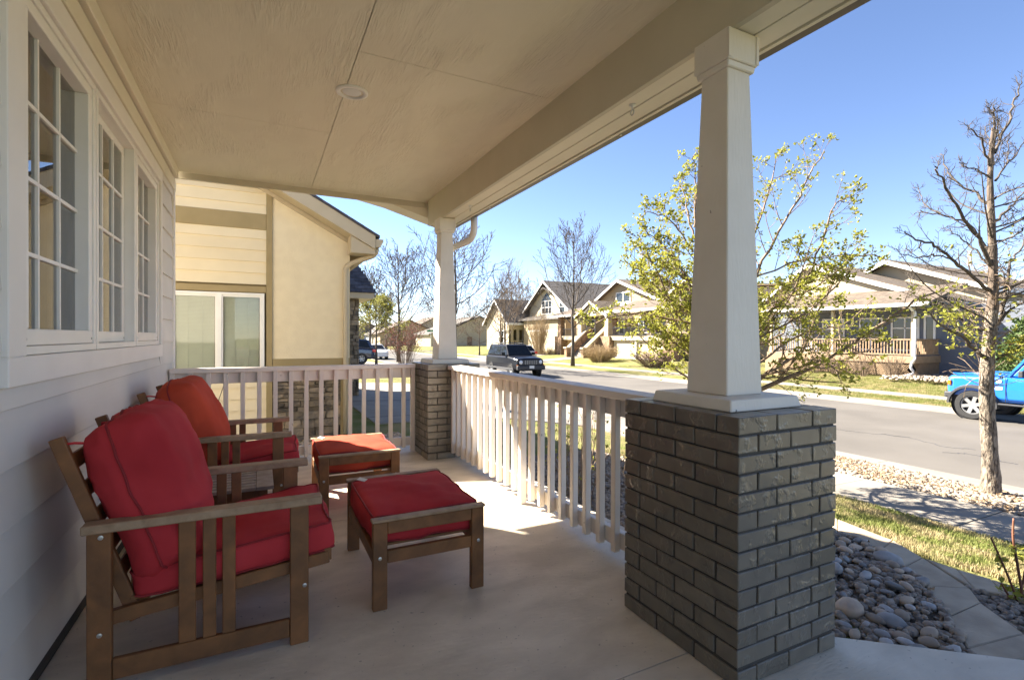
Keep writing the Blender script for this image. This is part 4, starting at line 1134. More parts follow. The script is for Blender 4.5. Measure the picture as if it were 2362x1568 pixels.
# evergreen at the right behind the bare trunk
g = random.Random(61)
t = thing('evergreen_bush', 'bushy yellow green evergreen behind the bare trunk, beside the blue car', 'bush', (23.0, 6.5, -.85))
mb = MB(); pts_ = []
for i in range(700):
    z = g.uniform(.15, 2.7); rr2 = 1.35 * (1 - (z / 3.0) ** 1.5) * g.uniform(.5, 1) ** .5; a = g.uniform(0, 2 * pi)
    c = Vector((cos(a) * rr2, sin(a) * rr2, z)); pts_.append((c, Vector((cos(a), sin(a), .6)).normalized()))
leaves_mesh(pts_, g, 12, .15, .11, .1).build('foliage', M['needle'], t, fix=False)
MB().tube([(0, 0, -.1), (0, 0, 2.6)], [.07, .02], 8).build('stem', M['bark_dark'], t)
# canes and shrubs close to the porch
shrub('rose_bush', 'bare rose canes behind the railing, nearer to the brick pier in the foreground', (1.35, 1.85, -.44), 16, 1.15, .42, .006, M['bark_tan'], 71, nn=5, group='rose bushes along the porch')
shrub('rose_bush', 'bare rose canes with a few green shoots behind the middle of the railing', (1.3, 2.9, -.44), 16, 1.0, .40, .006, M['bark_tan'], 72, nn=5, leaf=M['leaf'], lsize=.04, ln=2, group='rose bushes along the porch')
shrub('dry_shrub', 'thin pale twigs sticking out at the right edge of the foreground brick pier', (2.55, 1.75, -.46), 15, .62, .5, .0035, M['straw'], 73, nn=4)
g = random.Random(81)
t = thing('rose_canes', 'upright red rose canes with small green shoots at the lower right corner', 'plant', gp(2345, 1395, -.5))
mb = MB(); b0 = Vector(t.location); tp = []
for ctrl in ([(2352, 1400), (2330, 1340), (2300, 1270), (2286, 1240)], [(2360, 1380), (2345, 1290), (2337, 1240), (2338, 1195)], [(2350, 1410), (2362, 1330), (2385, 1250)], [(2345, 1400), (2325, 1370), (2310, 1345)]):
    dpt = (gp(2345, 1395, -.5) - CAM).dot(_f)
    P = smooth_path([at(x, y, dpt) - b0 for x, y in ctrl], 5)
    mb.tube(P, [.0085 - .003 * i / (len(P) - 1) for i in range(len(P))], 6)
    for k in range(7):
        p, d = along(P, g.uniform(.15, .95)); s = Vector((g.uniform(-1, 1), g.uniform(-1, 1), .4)).normalized()
        mb.tube([p, p + s * .02], [.003, .0006], 3)
        if k < 3: tp.append((p, s))
mb.build('canes', M['rosecane'], t, smooth=True)
leaves_mesh(tp + [(Vector((g.uniform(-.05, .15), g.uniform(-.05, .1), .05)), Vector((0, 0, 1))) for _ in range(8)], g, 4, .05, .02).build('leaves', M['leaf'], t, fix=False)
t = thing('bud_stem', 'thin green bud stem rising outside the end railing, seen between its balusters', 'plant', (-1.85, 4.7, -.42))
MB().tube([(0, 0, 0), (.02, 0, .6), (-.01, .01, 1.0), (.04, 0, 1.16)], .004, 5).tube([(.005, 0, .75), (.03, 0, .86)], .003, 5).build('stem', M['bark_dark'], t)
leaves_mesh([(Vector((.04, 0, 1.17)), Vector((0, 0, 1))), (Vector((.03, 0, .87)), Vector((0, 0, 1)))], random.Random(3), 5, .04, .006).build('leaves', M['needle'], t, fix=False)

# ================================================================ BEDS, EDGING, STONES, GRASS
ed = thing('garden_edging', 'curved border of flat concrete blocks between the river stones and the lawn', 'garden edging', (0, 0, 0))
def z1p(x, y, z=-.44): 
    p = gp((1950 + x / 2.469) * .9307, (1050 + y / 2.469) * .9307, z); return (p.x, p.y)
inn = [(200, 640), (310, 690), (560, 780), (705, 880), (850, 990), (985, 1180), (1110, 1370), (1190, 1500)]
out = [(200, 545), (310, 580), (650, 710), (830, 815), (1120, 1005), (1185, 1090), (1452, 1280), (1600, 1390)]
for i in range(len(inn) - 1):
    a, b, c, d = [Vector(z1p(*q)) for q in (inn[i], inn[i + 1], out[i + 1], out[i])]
    ctr = (a + b + c + d) / 4
    poly = [tuple(ctr + (q - ctr) * .985) for q in (a, b, c, d)]
    MB().prism(poly, 'z', -.56, -.44 + R.uniform(-.004, .004)).build('edging_block', M['paver'], ed, bevel=.006)
ed = thing('garden_edging', 'sunlit concrete block border that branches off to the right above the rose canes', 'garden edging', (0, 0, 0))
inn = [(1045, 935), (1150, 1000), (1330, 1035), (1500, 1075)]
out = [(845, 812), (1040, 880), (1250, 940), (1480, 1010)]
for i in range(len(inn) - 1):
    a, b, c, d = [Vector(z1p(*q)) for q in (inn[i], inn[i + 1], out[i + 1], out[i])]
    ctr = (a + b + c + d) / 4
    MB().prism([tuple(ctr + (q - ctr) * .985) for q in (a, b, c, d)], 'z', -.58, -.448).build('edging_block', M['paver'], ed, bevel=.006)

RK = []
for v in range(7):
    b = bmesh.new(); bmesh.ops.create_icosphere(b, subdivisions=2, radius=1)
    for q in b.verts:
        q.co *= 1 + .22 * noise.noise(q.co * 1.1 + Vector((v * 5, 0, 0))) + .05 * noise.noise(q.co * 3 + Vector((0, v * 5, 0)))
    me = bpy.data.meshes.new('river_stone'); b.to_mesh(me); b.free()
    me.polygons.foreach_set('use_smooth', [True] * len(me.polygons)); me.materials.append(M['rock'] if v % 3 else M['rock_grey'])
    RK.append(me)
bedlim = [Vector(z1p(*q, z=-.48)) for q in ((200, 640), (310, 690), (560, 780), (705, 880), (850, 990), (985, 1180), (1110, 1370), (1190, 1500))]
def inbed(x, y):
    if y > 1.35: return .68 < x < 2.95
    # right limit from the edging's inner side
    pr = sorted(bedlim, key=lambda q: q.y)
    xl = None
    for p, q in zip(pr, pr[1:]):
        if p.y <= y <= q.y: xl = p.x + (q.x - p.x) * (y - p.y) / max(1e-6, q.y - p.y)
    if xl is None: return False
    left = .66 if y > .05 else .66 + (.05 - y) * 1.25
    return left + .03 < x < xl - .04
pl = []
g = random.Random(5)
tries = 0
while len(pl) < 230 and tries < 20000:
    tries += 1
    x, y = g.uniform(.66, 2.95), g.uniform(-.35, 1.9)
    if not inbed(x, y): continue
    big = g.random()
    s = g.uniform(.055, .085) if (big < .25 and len(pl) < 60) else g.uniform(.026, .05)
    if any((x - a) ** 2 + (y - b) ** 2 < (.82 * (s + c)) ** 2 for a, b, c in pl): continue
    pl.append((x, y, s))
for i, (x, y, s) in enumerate(pl):
    me = RK[g.randint(0, 6)]
    o = place('river_stone', me, (x, y, -.425 + s * .25 + g.uniform(-.01, .01)), None, (g.uniform(-.25, .25), g.uniform(-.25, .25), g.uniform(0, 6.28)), (s * g.uniform(1.0, 1.35), s * g.uniform(.75, 1), s * g.uniform(.5, .7)))
    sz = 'big' if s > .055 else 'medium sized' if s > .037 else 'small'
    cl = 'grey' if me.materials[0] == M['rock_grey'] else 'tan'
    wh = 'beside the porch slab and the foreground pier' if x < 1.25 + .2 * y else 'in the middle of the shaded stone bed' if x < 1.95 + .25 * y else 'along the curved concrete edging'
    tag(o, sz + ' rounded ' + cl + ' river stone lying ' + wh, 'stone', 'river stones in the bed by the porch')
def pebbles(name, n_, fx, smin, smax, m_, seed):
    g = random.Random(seed); mb = MB()
    ico = [(0, 0, 1), (.89, 0, .45), (.28, .85, .45), (-.72, .53, .45), (-.72, -.53, .45), (.28, -.85, .45), (.72, .53, -.45), (-.28, .85, -.45), (-.89, 0, -.45), (-.28, -.85, -.45), (.72, -.53, -.45), (0, 0, -1)]
    fc = [(0, 1, 2), (0, 2, 3), (0, 3, 4), (0, 4, 5), (0, 5, 1), (1, 6, 2), (2, 7, 3), (3, 8, 4), (4, 9, 5), (5, 10, 1), (6, 7, 2), (7, 8, 3), (8, 9, 4), (9, 10, 5), (10, 6, 1)]
    for i in range(n_):
        p = fx(g)
        if p is None: continue
        s = g.uniform(smin, smax); a = g.uniform(0, 6.28); sx, sy, sz = s * g.uniform(.9, 1.4), s * g.uniform(.7, 1), s * g.uniform(.5, .8)
        tl = g.uniform(-.4, .4)
        vs = []
        for (u, v, w_) in ico:
            u, v, w_ = u * sx, v * sy, w_ * sz
            u, w_ = u * cos(tl) - w_ * sin(tl), u * sin(tl) + w_ * cos(tl)
            vs.append((p[0] + u * cos(a) - v * sin(a), p[1] + u * sin(a) + v * cos(a), p[2] + w_))
        mb.add(vs, fc)
    o = mb.build(name, m_, None, smooth=True, fix=False)
    o['kind'] = 'stuff'
    return o
def fbed(g):
    x, y = g.uniform(.64, 2.95), g.uniform(-.45, 4.6)
    return (x, y, -.43 + g.uniform(-.012, .012)) if (inbed(x, y) or y > 1.9) else None
pebbles('bed_pebbles', 11000, fbed, .011, .034, M['pebble'], 1)
def fstrip(g):
    x, y = g.uniform(6.38, 7.95), g.uniform(-2.5, 7.0)
    if y > 4.6 + noise.noise(Vector((x, y, 0))) * .5: return None
    return (x, y, gz(x) + .004 + g.uniform(0, .02))
pebbles('strip_pebbles', 9000, fstrip, .018, .042, M['pebble'], 2)
def frose(g):
    x, y = g.uniform(2.0, 4.6), g.uniform(-1.6, .75)
    c = False
    for (xa, ya), (xb, yb) in zip(rosepoly, rosepoly[1:] + rosepoly[:1]):
        if (ya > y) != (yb > y) and x < (xb - xa) * (y - ya) / (yb - ya) + xa: c = not c
    return (x, y, -.470 + g.uniform(-.01, .02)) if c else None
rosepoly = [z1p(*q) for q in ((1045, 935), (1150, 1000), (1330, 1035), (1500, 1075), (1750, 1150), (1800, 1600), (1600, 1400), (1452, 1290), (1185, 1095), (1120, 1005))]
tag(MB().prism(rosepoly, 'z', -.6, -.478).build('rose_bed_soil', M['soil']), kind='structure')
pebbles('rose_bed_pebbles', 6000, frose, .012, .03, M['pebble'], 3)
pebbles('side_yard_pebbles', 2600, lambda g: (g.uniform(-2.6, .6), g.uniform(4.5, 7.35), -.41 + g.uniform(-.01, .02)), .02, .05, M['pebble'], 4)
pebbles('lattice_bed_pebbles', 1500, lambda g: (g.uniform(24.6, 30), g.uniform(8.2, 12.2), gz(27) + .1 + g.uniform(-.1, .02)), .05, .10, M['pebble'], 6)
# mulch sheets under the stones
tag(MB().prism([(.6, .05), (1.13, -.372), (1.75, -.87)] + [tuple(q) for q in bedlim[::-1]] + [(3.0, 5), (.6, 5)], 'z', -.6, -.446).build('stone_bed_soil', M['soil']), kind='structure')
tag(MB().prism([(6.36, -.93), (6.36, -.822), (7.94, -.935), (7.94, -1.0)], 'y', -3, 4.7).build('strip_soil', M['soil']), kind='structure')
# dead leaves and bark bits blown into the strip, the stone bed and along the lawn edge
def flakes(name, n_, fx, smin, smax, seed):
    g = random.Random(seed); mb = MB()
    for i in range(n_):
        p = fx(g)
        if p is None: continue
        a = Vector((g.uniform(-1, 1), g.uniform(-1, 1), g.uniform(-.35, .35))).normalized(); b = a.cross(Vector((g.uniform(-.4, .4), g.uniform(-.4, .4), 1))).normalized()
        s = g.uniform(smin, smax); c = Vector(p); up_ = a.cross(b) * s * .25
        mb.add([c, c + a * s * .5 + b * s * .3 + up_, c + a * s, c + a * s * .5 - b * s * .3 + up_], [(0, 1, 2), (0, 2, 3)])
    o = mb.build(name, M['litter'], None, fix=False); o['kind'] = 'stuff'
def flit(g):
    x, y = g.uniform(6.4, 7.95), g.uniform(-2.5, 4.9)
    return (x, y, gz(x) + g.uniform(.02, .045)) if noise.noise(Vector((x * 1.5, y * 1.5, 2))) > -.15 else None
flakes('strip_leaf_litter', 9000, flit, .02, .06, 1)
flakes('bed_leaf_litter', 1600, lambda g: (lambda x, y: (x, y, g.uniform(-.425, -.40)) if (inbed(x, y) or y > 1.9) else None)(g.uniform(.64, 2.95), g.uniform(-.45, 4.6)), .015, .045, 2)
flakes('lawn_leaf_litter', 900, lambda g: (lambda x: (x, g.uniform(-.4, 5), gz(x) + .02))(g.uniform(3.3, 5.2)), .015, .04, 3)
# grass
def blades(name, n_, fx, hmin, hmax, seed):
    g = random.Random(seed); mb = MB()
    for i in range(n_):
        p = fx(g)
        if p is None: continue
        a = g.uniform(0, 6.28); h = g.uniform(hmin, hmax); wd = g.uniform(.003, .006); ln = g.uniform(-.7, .7) * h
        dx, dy = cos(a) * wd, sin(a) * wd; lx, ly = -sin(a) * ln, cos(a) * ln
        mb.add([(p[0] - dx, p[1] - dy, p[2]), (p[0] + dx, p[1] + dy, p[2]), (p[0] + lx * .4 + dx * .6, p[1] + ly * .4 + dy * .6, p[2] + h * .6), (p[0] + lx, p[1] + ly, p[2] + h), (p[0] + lx * .4 - dx * .6, p[1] + ly * .4 - dy * .6, p[2] + h * .6)], [(0, 1, 2, 4), (4, 2, 3)])
    o = mb.build(name, M['blade'], None, fix=False); o['kind'] = 'stuff'
    return o
def flawn(g):
    x, y = g.uniform(2.9, 5.2), g.uniform(-.4, 5.0)
    if y < 1.9 and x < 3.15 + max(0, (1.0 - y)) * .25 + (y > 1.2) * .35: return None
    return (x, y, gz(x))
blades('near_grass', 62000, flawn, .02, .055, 1)
blades('strip_grass', 14000, lambda g: (g.uniform(6.38, 7.9), g.uniform(4.6, 9), gz(7)), .02, .05, 2)
blades('far_strip_grass', 26000, lambda g: (lambda x: (x, g.uniform(4, 16), gz(x)))(g.uniform(18.55, 20.55)), .03, .08, 3)
blades('far_lawn_grass', 42000, lambda g: (lambda x: (x, g.uniform(6, 19), gz(x)))(g.uniform(21.85, 25.6)), .03, .09, 4)

# ================================================================ HOUSES ACROSS THE ROAD (they face the road, towards -x)
def wpt(face, pos, a, z, d):
    return (pos - d, a, z) if face == 'x' else (a, pos - d, z)
def wbox(mb, face, pos, a0, a1, z0, z1, d0, d1):
    if face == 'x': mb.box(pos - d1, pos - d0, a0, a1, z0, z1)
    else: mb.box(a0, a1, pos - d1, pos - d0, z0, z1)
def window(parent, face, pos, a0, a1, z0, z1, fm='white', nx=1, ny=2, t=.09, name='window'):
    m_ = MB()
    wbox(m_, face, pos, a0, a1, z0, z0 + t, -.02, .06); wbox(m_, face, pos, a0, a1, z1 - t, z1, -.02, .06)
    wbox(m_, face, pos, a0, a0 + t, z0 + t, z1 - t, -.02, .06); wbox(m_, face, pos, a1 - t, a1, z0 + t, z1 - t, -.02, .06)
    for i in range(1, nx):
        a = a0 + (a1 - a0) * i / nx; wbox(m_, face, pos, a - .03, a + .03, z0 + t, z1 - t, -.02, .045)
    for i in range(1, ny):
        z = z0 + (z1 - z0) * i / ny; wbox(m_, face, pos, a0 + t, a1 - t, z - .03, z + .03, -.02, .045)
    f = m_.build(name, M[fm], parent)
    p = MB(); wbox(p, face, pos, a0 + t, a1 - t, z0 + t, z1 - t, -.02, .02)
    p.build('pane', M['pane'], f)
    return f
def gable(parent, x0, x1, yL, yR, zg, zE, zR, wall, roof, ov=.45, th=.16, trim='white', ym=None, front=.35):
    """gabled block, ridge along x; yL > yR in y"""
    ym = (yL + yR) / 2 if ym is None else ym
    MB().prism([(yR, zg), (yL, zg), (yL, zE), (ym, zR), (yR, zE)], 'x', x0, x1).build('wall', M[wall], parent)
    sl, sr = (zR - zE) / (yL - ym), (zR - zE) / (ym - yR)
    a, b = yL + ov, yR - ov
    za, zb = zE - ov * sl, zE - ov * sr
    r = MB().prism([(a, za + .02), (ym, zR + .02), (ym, zR + .02 + th), (a, za + .02 + th)], 'x', x0 - front, x1 + .3)
    r.prism([(b, zb + .02), (ym, zR + .02), (ym, zR + .02 + th), (b, zb + .02 + th)], 'x', x0 - front, x1 + .3)
    ro = r.build('roof', M[roof], parent)
    k = MB().prism([(a, za - .12), (ym, zR - .12), (ym, zR + .12), (a, za + .12)], 'x', x0 - front - .06, x0 - front - .005)
    k.prism([(b, zb - .12), (ym, zR - .12), (ym, zR + .12), (b, zb + .12)], 'x', x0 - front - .06, x0 - front - .005)
    k.build('rake_board', M[trim], parent)
    MB().box(x0 - front, x1 + .3, b - .05, b - .002, zb - .12, zb + .16).build('eave_board', M[trim], parent)
    return ro
def posts_rail(parent, face, pos, a0, a1, z0, z1, m_, step=.14, w_=.045, cap='deck'):
    m1 = MB(); wbox(m1, face, pos, a0, a1, z1 - .06, z1, -.05, .05); m1.build('top_rail', M[cap], parent)
    m1 = MB(); wbox(m1, face, pos, a0, a1, z0, z0 + .06, -.03, .03); m1.build('bottom_rail', M[cap], parent)
    n = int((a1 - a0) / step)
    proto = None
    for i in range(n):
        a = a0 + (i + .5) * (a1 - a0) / n
        if proto is None:
            m1 = MB(); m1.box(-w_ / 2, w_ / 2, -w_ / 2, w_ / 2, z0 + .061, z1 - .061); proto = m1.mesh('baluster', M[m_])
        place('baluster', proto, (pos, a, 0) if face == 'x' else (a, pos, 0), parent)

# ---- house with lattice deck (right)
hc = thing('deck_house', 'slate blue house with a wooden lattice deck and brown roof, behind the blue car', 'house', (0, 0, 0))
gz_ = -.68
DX, DY0, DY1 = 26.5, 11.75, 19.5
MB().box(28.9, 40, 7.0, 21, gz_ - .3, 2.9).build('wall', M['slate'], hc)
MB().box(29.9, 31.4, 11.72, 11.98, -.2, 3.0).build('white_wall', M['white'], hc)
MB().box(DX, 28.9, DY0, DY1, .20, .30).build('deck_floor', M['deck'], hc)
MB().box(28.901, 31.5, 10.8, 11.71, .20, .30).build('deck_floor', M['deck'], hc)
MB().box(DX - .06, DX - .002, DY0 - .06, DY1, .02, .36).build('rim_board', M['deck'], hc)
MB().box(DX - .002, 30.4, DY0 - .06, DY0 - .002, .02, .36).build('rim_board', M['deck'], hc)
la = MB(); zt_, zb_ = .02, -.62; H_ = zt_ - zb_
for i in range(-6, 80):
    y = DY0 + i * .105
    for s in (1, -1):
        a0, a1 = (y, y + H_) if s > 0 else (y + H_, y)
        p = [(a0, zb_), (a1, zt_)]
        if min(a0, a1) < DY0 or max(a0, a1) > DY1: continue
        la.bar((DX + (.0 if s > 0 else .012), a0, zb_), (DX + (.0 if s > 0 else .012), a1, zt_), .01, .032, up=(0, 1, 0))
la.build('lattice_front', M['deck'], hc)
la = MB()
for i in range(0, 34):
    x = DX + i * .105
    for s in (1, -1):
        a0, a1 = (x, x + H_) if s > 0 else (x + H_, x)
        if max(a0, a1) > 30.2: continue
        la.bar((a0, DY0 + (.0 if s > 0 else .012), zb_), (a1, DY0 + (.0 if s > 0 else .012), zt_), .01, .032, up=(1, 0, 0))
la.build('lattice_side', M['deck'], hc)
MB().box(DX + .4, 28.85, DY0 + .4, DY1, gz_ - .2, .0).build('crawl_space', M['gap_shade'], hc)  # solid dark block that paints the shade under the deck
posts_rail(hc, 'x', DX + .05, DY0 + .08, DY1, .40, 1.19, 'deck')
posts_rail(hc, 'y', DY0 + .03, DX + .12, 29.85, .40, 1.19, 'deck')
for y in (DY0 + .05, 15.6, 19.3):
    MB().box(DX, DX + .13, y - .065, y + .065, .30, 2.75).build('post', M['nfascia'], hc)
for (a0, a1, nx) in ((12.6, 13.9, 2), (14.3, 15.5, 2), (16.3, 17.6, 2), (18.2, 19.0, 1)):
    window(hc, 'x', 28.9, a0, a1, .55, 2.35, nx=nx, ny=3)
window(hc, 'y', 11.72, 30.2, 31.1, .5, 1.9, nx=2, ny=3)
window(hc, 'x', 28.9, 11.9, 12.4, .5, 2.4, nx=1, ny=1, name='door_window')
# porch roof: low slope from the eave up to the wall; gutter
MB().prism([(26.0, 2.80), (29.6, 3.80), (29.6, 3.95), (26.0, 2.92)], 'y', 10.9, 20.2).build('porch_roof', M['roof_brown'], hc)
MB().box(25.90, 25.998, 10.9, 20.2, 2.74, 2.90).build('gutter', M['white'], hc)
MB().box(26.0, 28.9, 11.2, 20, 2.70, 2.76).build('porch_ceiling', M['slate'], hc)
gable(hc, 29.2, 38, 22.6, 11.2, 2.9, 2.95, 5.7, 'cream', 'roof_brown', ov=.35, ym=18.6)
gable(hc, 33.2, 44, 20.0, 11.5, 2.5, 4.0, 5.85, 'cream', 'roof_brown', ov=.5, ym=16.1, front=.7)
MB().box(36.8, 37.0, 13.6, 13.75, 5.6, 6.5).build('vent_pipe', M['white'], hc)
dpn = [(25.95, 11.72, 2.74), (26.30, 11.68, 2.5), (26.42, 11.66, 2.3), (26.42, 11.66, .42), (26.38, 11.64, .28), (26.30, 11.62, .20), (26.28, 11.72, .02), (26.25, 11.74, -.2), (26.3, 11.66, -.42), (26.1, 11.9, -.58), (25.8, 12.3, -.70), (25.5, 12.7, -.78)]
MB().tube(smooth_path(dpn, 3), .055, 8).build('downspout', M['white'], hc, smooth=True)
MB().box(24.0, 24.4, 17.0, 17.8, -.9, .1).build('step_wall', M['deck'], hc)

# ---- house with stone stairs (middle)
hb = thing('stair_house', 'tan house across the road with twin stone stair walls and a black railed porch', 'house', (0, 0, 0))
MB().box(30.2, 44, 28.6, 46.0, -.9, 3.5).build('wall', M['tan'], hb)
MB().box(27.5, 30.2, 29.6, 37.8, .95, 1.32).build('porch_floor', M['cream'], hb)
MB().box(27.5, 30.2, 41.2, 46.2, .95, 1.32).build('porch_floor', M['cream'], hb)
MB().box(28.5, 30.2, 37.8, 41.2, -.9, 1.32).build('porch_landing', M['brownstone'], hb)
for (y0, y1) in ((29.75, 32.95), (33.10, 36.2)):
    MB().box(27.75, 27.80, y0, y1, -.62, .949).build('skirt_panel', M['nfascia'], hb)
    MB().box(27.66, 27.749, y0, y1, -.85, -.60).build('skirt_base', M['white'], hb)
MB().box(27.60, 27.78, 32.951, 33.099, -.8, .949).build('skirt_post', M['white'], hb)
MB().box(27.45, 28.4, 28.4, 29.55, -1.0, 1.35).build('stone_pier', M['brownstone'], hb)
MB().box(27.3, 28.2, 36.3, 37.7, -1.0, 1.3).build('stone_pier', M['brownstone'], hb)
MB().box(27.3, 28.1, 44.6, 45.9, -1.0, 1.2).build('stone_pier', M['brownstone'], hb)
MB().frustum(27.7, 45.2, 1.2, .32, .32, 3.45, .25, .25).build('porch_column', M['brownstone'], hb)
MB().frustum(27.75, 37.0, 1.3, .3, .3, 3.4, .22, .22).build('porch_column', M['cream'], hb)
MB().frustum(27.75, 41.4, 1.3, .3, .3, 3.4, .22, .22).build('porch_column', M['cream'], hb)
MB().frustum(27.75, 29.0, 1.35, .3, .3, 3.4, .22, .22).build('porch_column', M['cream'], hb)
posts_rail(hb, 'x', 27.6, 29.7, 36.2, 1.38, 2.1, 'black', step=.16, w_=.03, cap='black')
posts_rail(hb, 'x', 27.6, 41.9, 44.7, 1.38, 2.1, 'black', step=.16, w_=.03, cap='black')
for y0, y1, lab in ((37.85, 38.25, 0), (40.75, 41.15, 0)):
    MB().prism([(25.5, -1.05), (28.6, -1.05), (28.6, 2.1), (28.3, 2.1), (25.9, .1), (25.5, .1)], 'y', y0, y1).build('stair_wall', M['brownstone'], hb)
    MB().prism([(25.9, .101), (28.35, 2.14), (28.35, 2.32), (25.82, .25), (25.42, .25), (25.42, .101)], 'y', y0 - .06, y1 + .06).build('wall_cap', M['cream'], hb)
for i in range(13):
    MB().box(25.75 + i * .215, 28.55, 38.26, 40.74, -1.0 + (i) * .178, -1.0 + (i + 1) * .178).build('stair_step', M['conc2'], hb)
# roofs
gable(hb, 27.5, 31, 41.6, 36.9, 3.3, 3.35, 4.62, 'cream', 'roof_brown', ov=.4)
for y in (37.6, 38.6, 39.9, 40.9):
    MB().bar((27.42, y, 3.42), (27.42, 39.25, 4.40), .08, .10).build('gable_brace', M['white'], hb)
MB().prism([(26.9, 3.48), (30.6, 4.55), (30.6, 4.72), (26.9, 3.62)], 'y', 28.2, 36.4).build('porch_roof', M['roof_brown'], hb)
MB().prism([(26.9, 3.38), (30.6, 4.3), (30.6, 4.47), (26.9, 3.52)], 'y', 42.1, 46.8).build('porch_roof', M['roof_brown'], hb)
MB().box(26.82, 26.899, 28.2, 36.4, 3.42, 3.62).build('gutter', M['white'], hb)
MB().box(26.82, 26.899, 42.1, 46.8, 3.34, 3.52).build('gutter', M['white'], hb)
gable(hb, 30.4, 44, 43.4, 32.0, 3.5, 4.3, 6.75, 'tan', 'roof_brown', ov=.6, ym=38.4, front=.6)
MB().box(30.2, 30.36, 36.0, 40.6, 4.2, 4.4).build('gable_band', M['white'], hb)
window(hb, 'x', 30.38, 37.0, 39.2, 4.62, 5.65, nx=2, ny=1)
MB().box(30.30, 30.36, 36.6, 39.6, 4.45, 4.58).build('window_sill', M['white'], hb)
gable(hb, 31.5, 44, 34, 27.5, 3.5, 4.3, 6.2, 'tan', 'roof_brown', ov=.5, front=.5)
window(hb, 'x', 31.48, 29.6, 31.4, 4.5, 5.5, nx=2, ny=1)
for (a0, a1) in ((29.9, 31.3), (31.9, 33.4), (34.2, 35.6), (42.4, 44.0)):
    window(hb, 'x', 30.18, a0, a1, 1.6, 3.1, nx=2, ny=1)
dr = MB().box(30.12, 30.19, 38.9, 40.0, 1.33, 3.3).build('door', M['brownstone'], hb)
MB().box(30.08, 30.119, 39.1, 39.12, 2.2, 2.35).build('handle', M['chrome'], dr)
window(hb, 'x', 30.18, 37.6, 38.5, 1.5, 3.1, nx=1, ny=1)

# ---- small gabled house with porch and garage (left of the middle)
ha = thing('gabled_house', 'olive and cream house across the road with a small corner porch and grey roof', 'house', (0, 0, 0))
YA = 59.8
MB().box(28.7, 45, YA + 1.6, 67.5, -.6, 3.35).build('wall', M['olive'], ha)
gable(ha, 28.6, 40, 67.2, YA + .2, 2.2, 3.4, 6.4, 'cream', 'roof_gray', ov=.55, front=.5)
MB().prism([(YA + .2, -.7), (YA + 7.4, -.7), (YA + 7.4, 2.2), (YA + .2, 2.2)], 'x', 28.6, 28.69).build('front_wall', M['cream'], ha)
MB().box(28.691, 36.5, YA + .2, YA + 1.6, -.7, -.3).build('porch_floor', M['conc2'], ha)
for x in (29.0, 29.9):
    MB().box(x, x + .35, YA + .22, YA + .5, -.3, 2.25).build('porch_post', M['cream'], ha)
MB().box(28.7, 36.2, YA + .15, YA + .55, 2.25, 3.1).build('porch_beam', M['nfascia'], ha)
window(ha, 'y', YA + 1.6, 31.4, 33.0, .55, 2.25, nx=1, ny=2, t=.16)
window(ha, 'x', 28.6, 61.4, 63.2, .4, 2.1, nx=2, ny=2)
for i in range(5): MB().box(29.4 + i * .3, 29.5 + i * .3, YA + .3, YA + .38, -.3, .62).build('porch_baluster', M['cream'], ha)
for i in range(5): MB().box(33.2 + i * .3, 33.3 + i * .3, YA + .3, YA + .38, -.3, .62).build('porch_baluster', M['cream'], ha)
MB().box(29.3, 30.8, YA + .28, YA + .40, .621, .75).build('porch_rail', M['cream'], ha)
MB().box(33.1, 34.6, YA + .28, YA + .40, .621, .75).build('porch_rail', M['cream'], ha)
gable(ha, 32.2, 46, 60.6, 50.4, -.6, 5.0, 8.4, 'cream', 'roof_gray', ov=.8, ym=55.6, front=.8)
window(ha, 'x', 32.2, 54.6, 57.2, 4.2, 6.0, nx=3, ny=2)
MB().prism([(54.6, 6.001), (57.2, 6.001), (55.9, 7.0)], 'x', 32.1, 32.16).build('arched_window', M['pane'], ha)
MB().prism([(54.2, 6.9), (55.9, 8.0 - .45), (57.6, 6.9), (57.6, 7.05), (55.9, 7.72), (54.2, 7.05)], 'x', 31.5, 32.2).build('window_hood', M['roof_gray'], ha)
window(ha, 'x', 32.2, 51.4, 52.8, 4.2, 5.8, nx=1, ny=2)
MB().prism([(30.0, 3.35), (32.3, 3.95), (32.3, 4.1), (30.0, 3.47)], 'y', 48.2, 59.9).build('garage_roof', M['roof_gray'], ha)
MB().box(30.4, 34, 48.6, 59.0, -.7, 3.3).build('garage_wall', M['tan'], ha)
MB().box(30.32, 30.399, 50.0, 57.4, -.6, 1.9).build('garage_door', M['cream'], ha)
for z in (.0, .6, 1.2): MB().box(30.31, 30.319, 50.0, 57.4, z, z + .03).build('door_joint', M['tan'], ha)
MB().box(30.30, 30.399, 49.8, 57.6, 1.901, 2.1).build('door_head', M['white'], ha)

# ---- far right: blue grey house, mostly behind the bare tree
hd = thing('white_trim_house', 'pale blue grey two storey house at the far right edge, behind the bare tree', 'house', (0, 0, 0))
p = at(2375, 700, 44)
gable(hd, p.x, p.x + 12, p.y + 1.3, p.y - 9, -.6, 6.0, 8.6, 'white', 'roof_gray', ov=.5)
for z0 in (1.0, 4.4):
    window(hd, 'x', p.x, p.y - 1.5, p.y + .3, z0, z0 + 1.5, nx=2, ny=2)
    window(hd, 'y', p.y - 9, p.x + 2, p.x + 3.5, z0, z0 + 1.5, nx=2, ny=2)
MB().prism([(p.x - 3, 3.1), (p.x, 4.0), (p.x, 4.15), (p.x - 3, 3.25)], 'y', p.y - 8, p.y + 1).build('porch_roof', M['roof_brown'], hd)
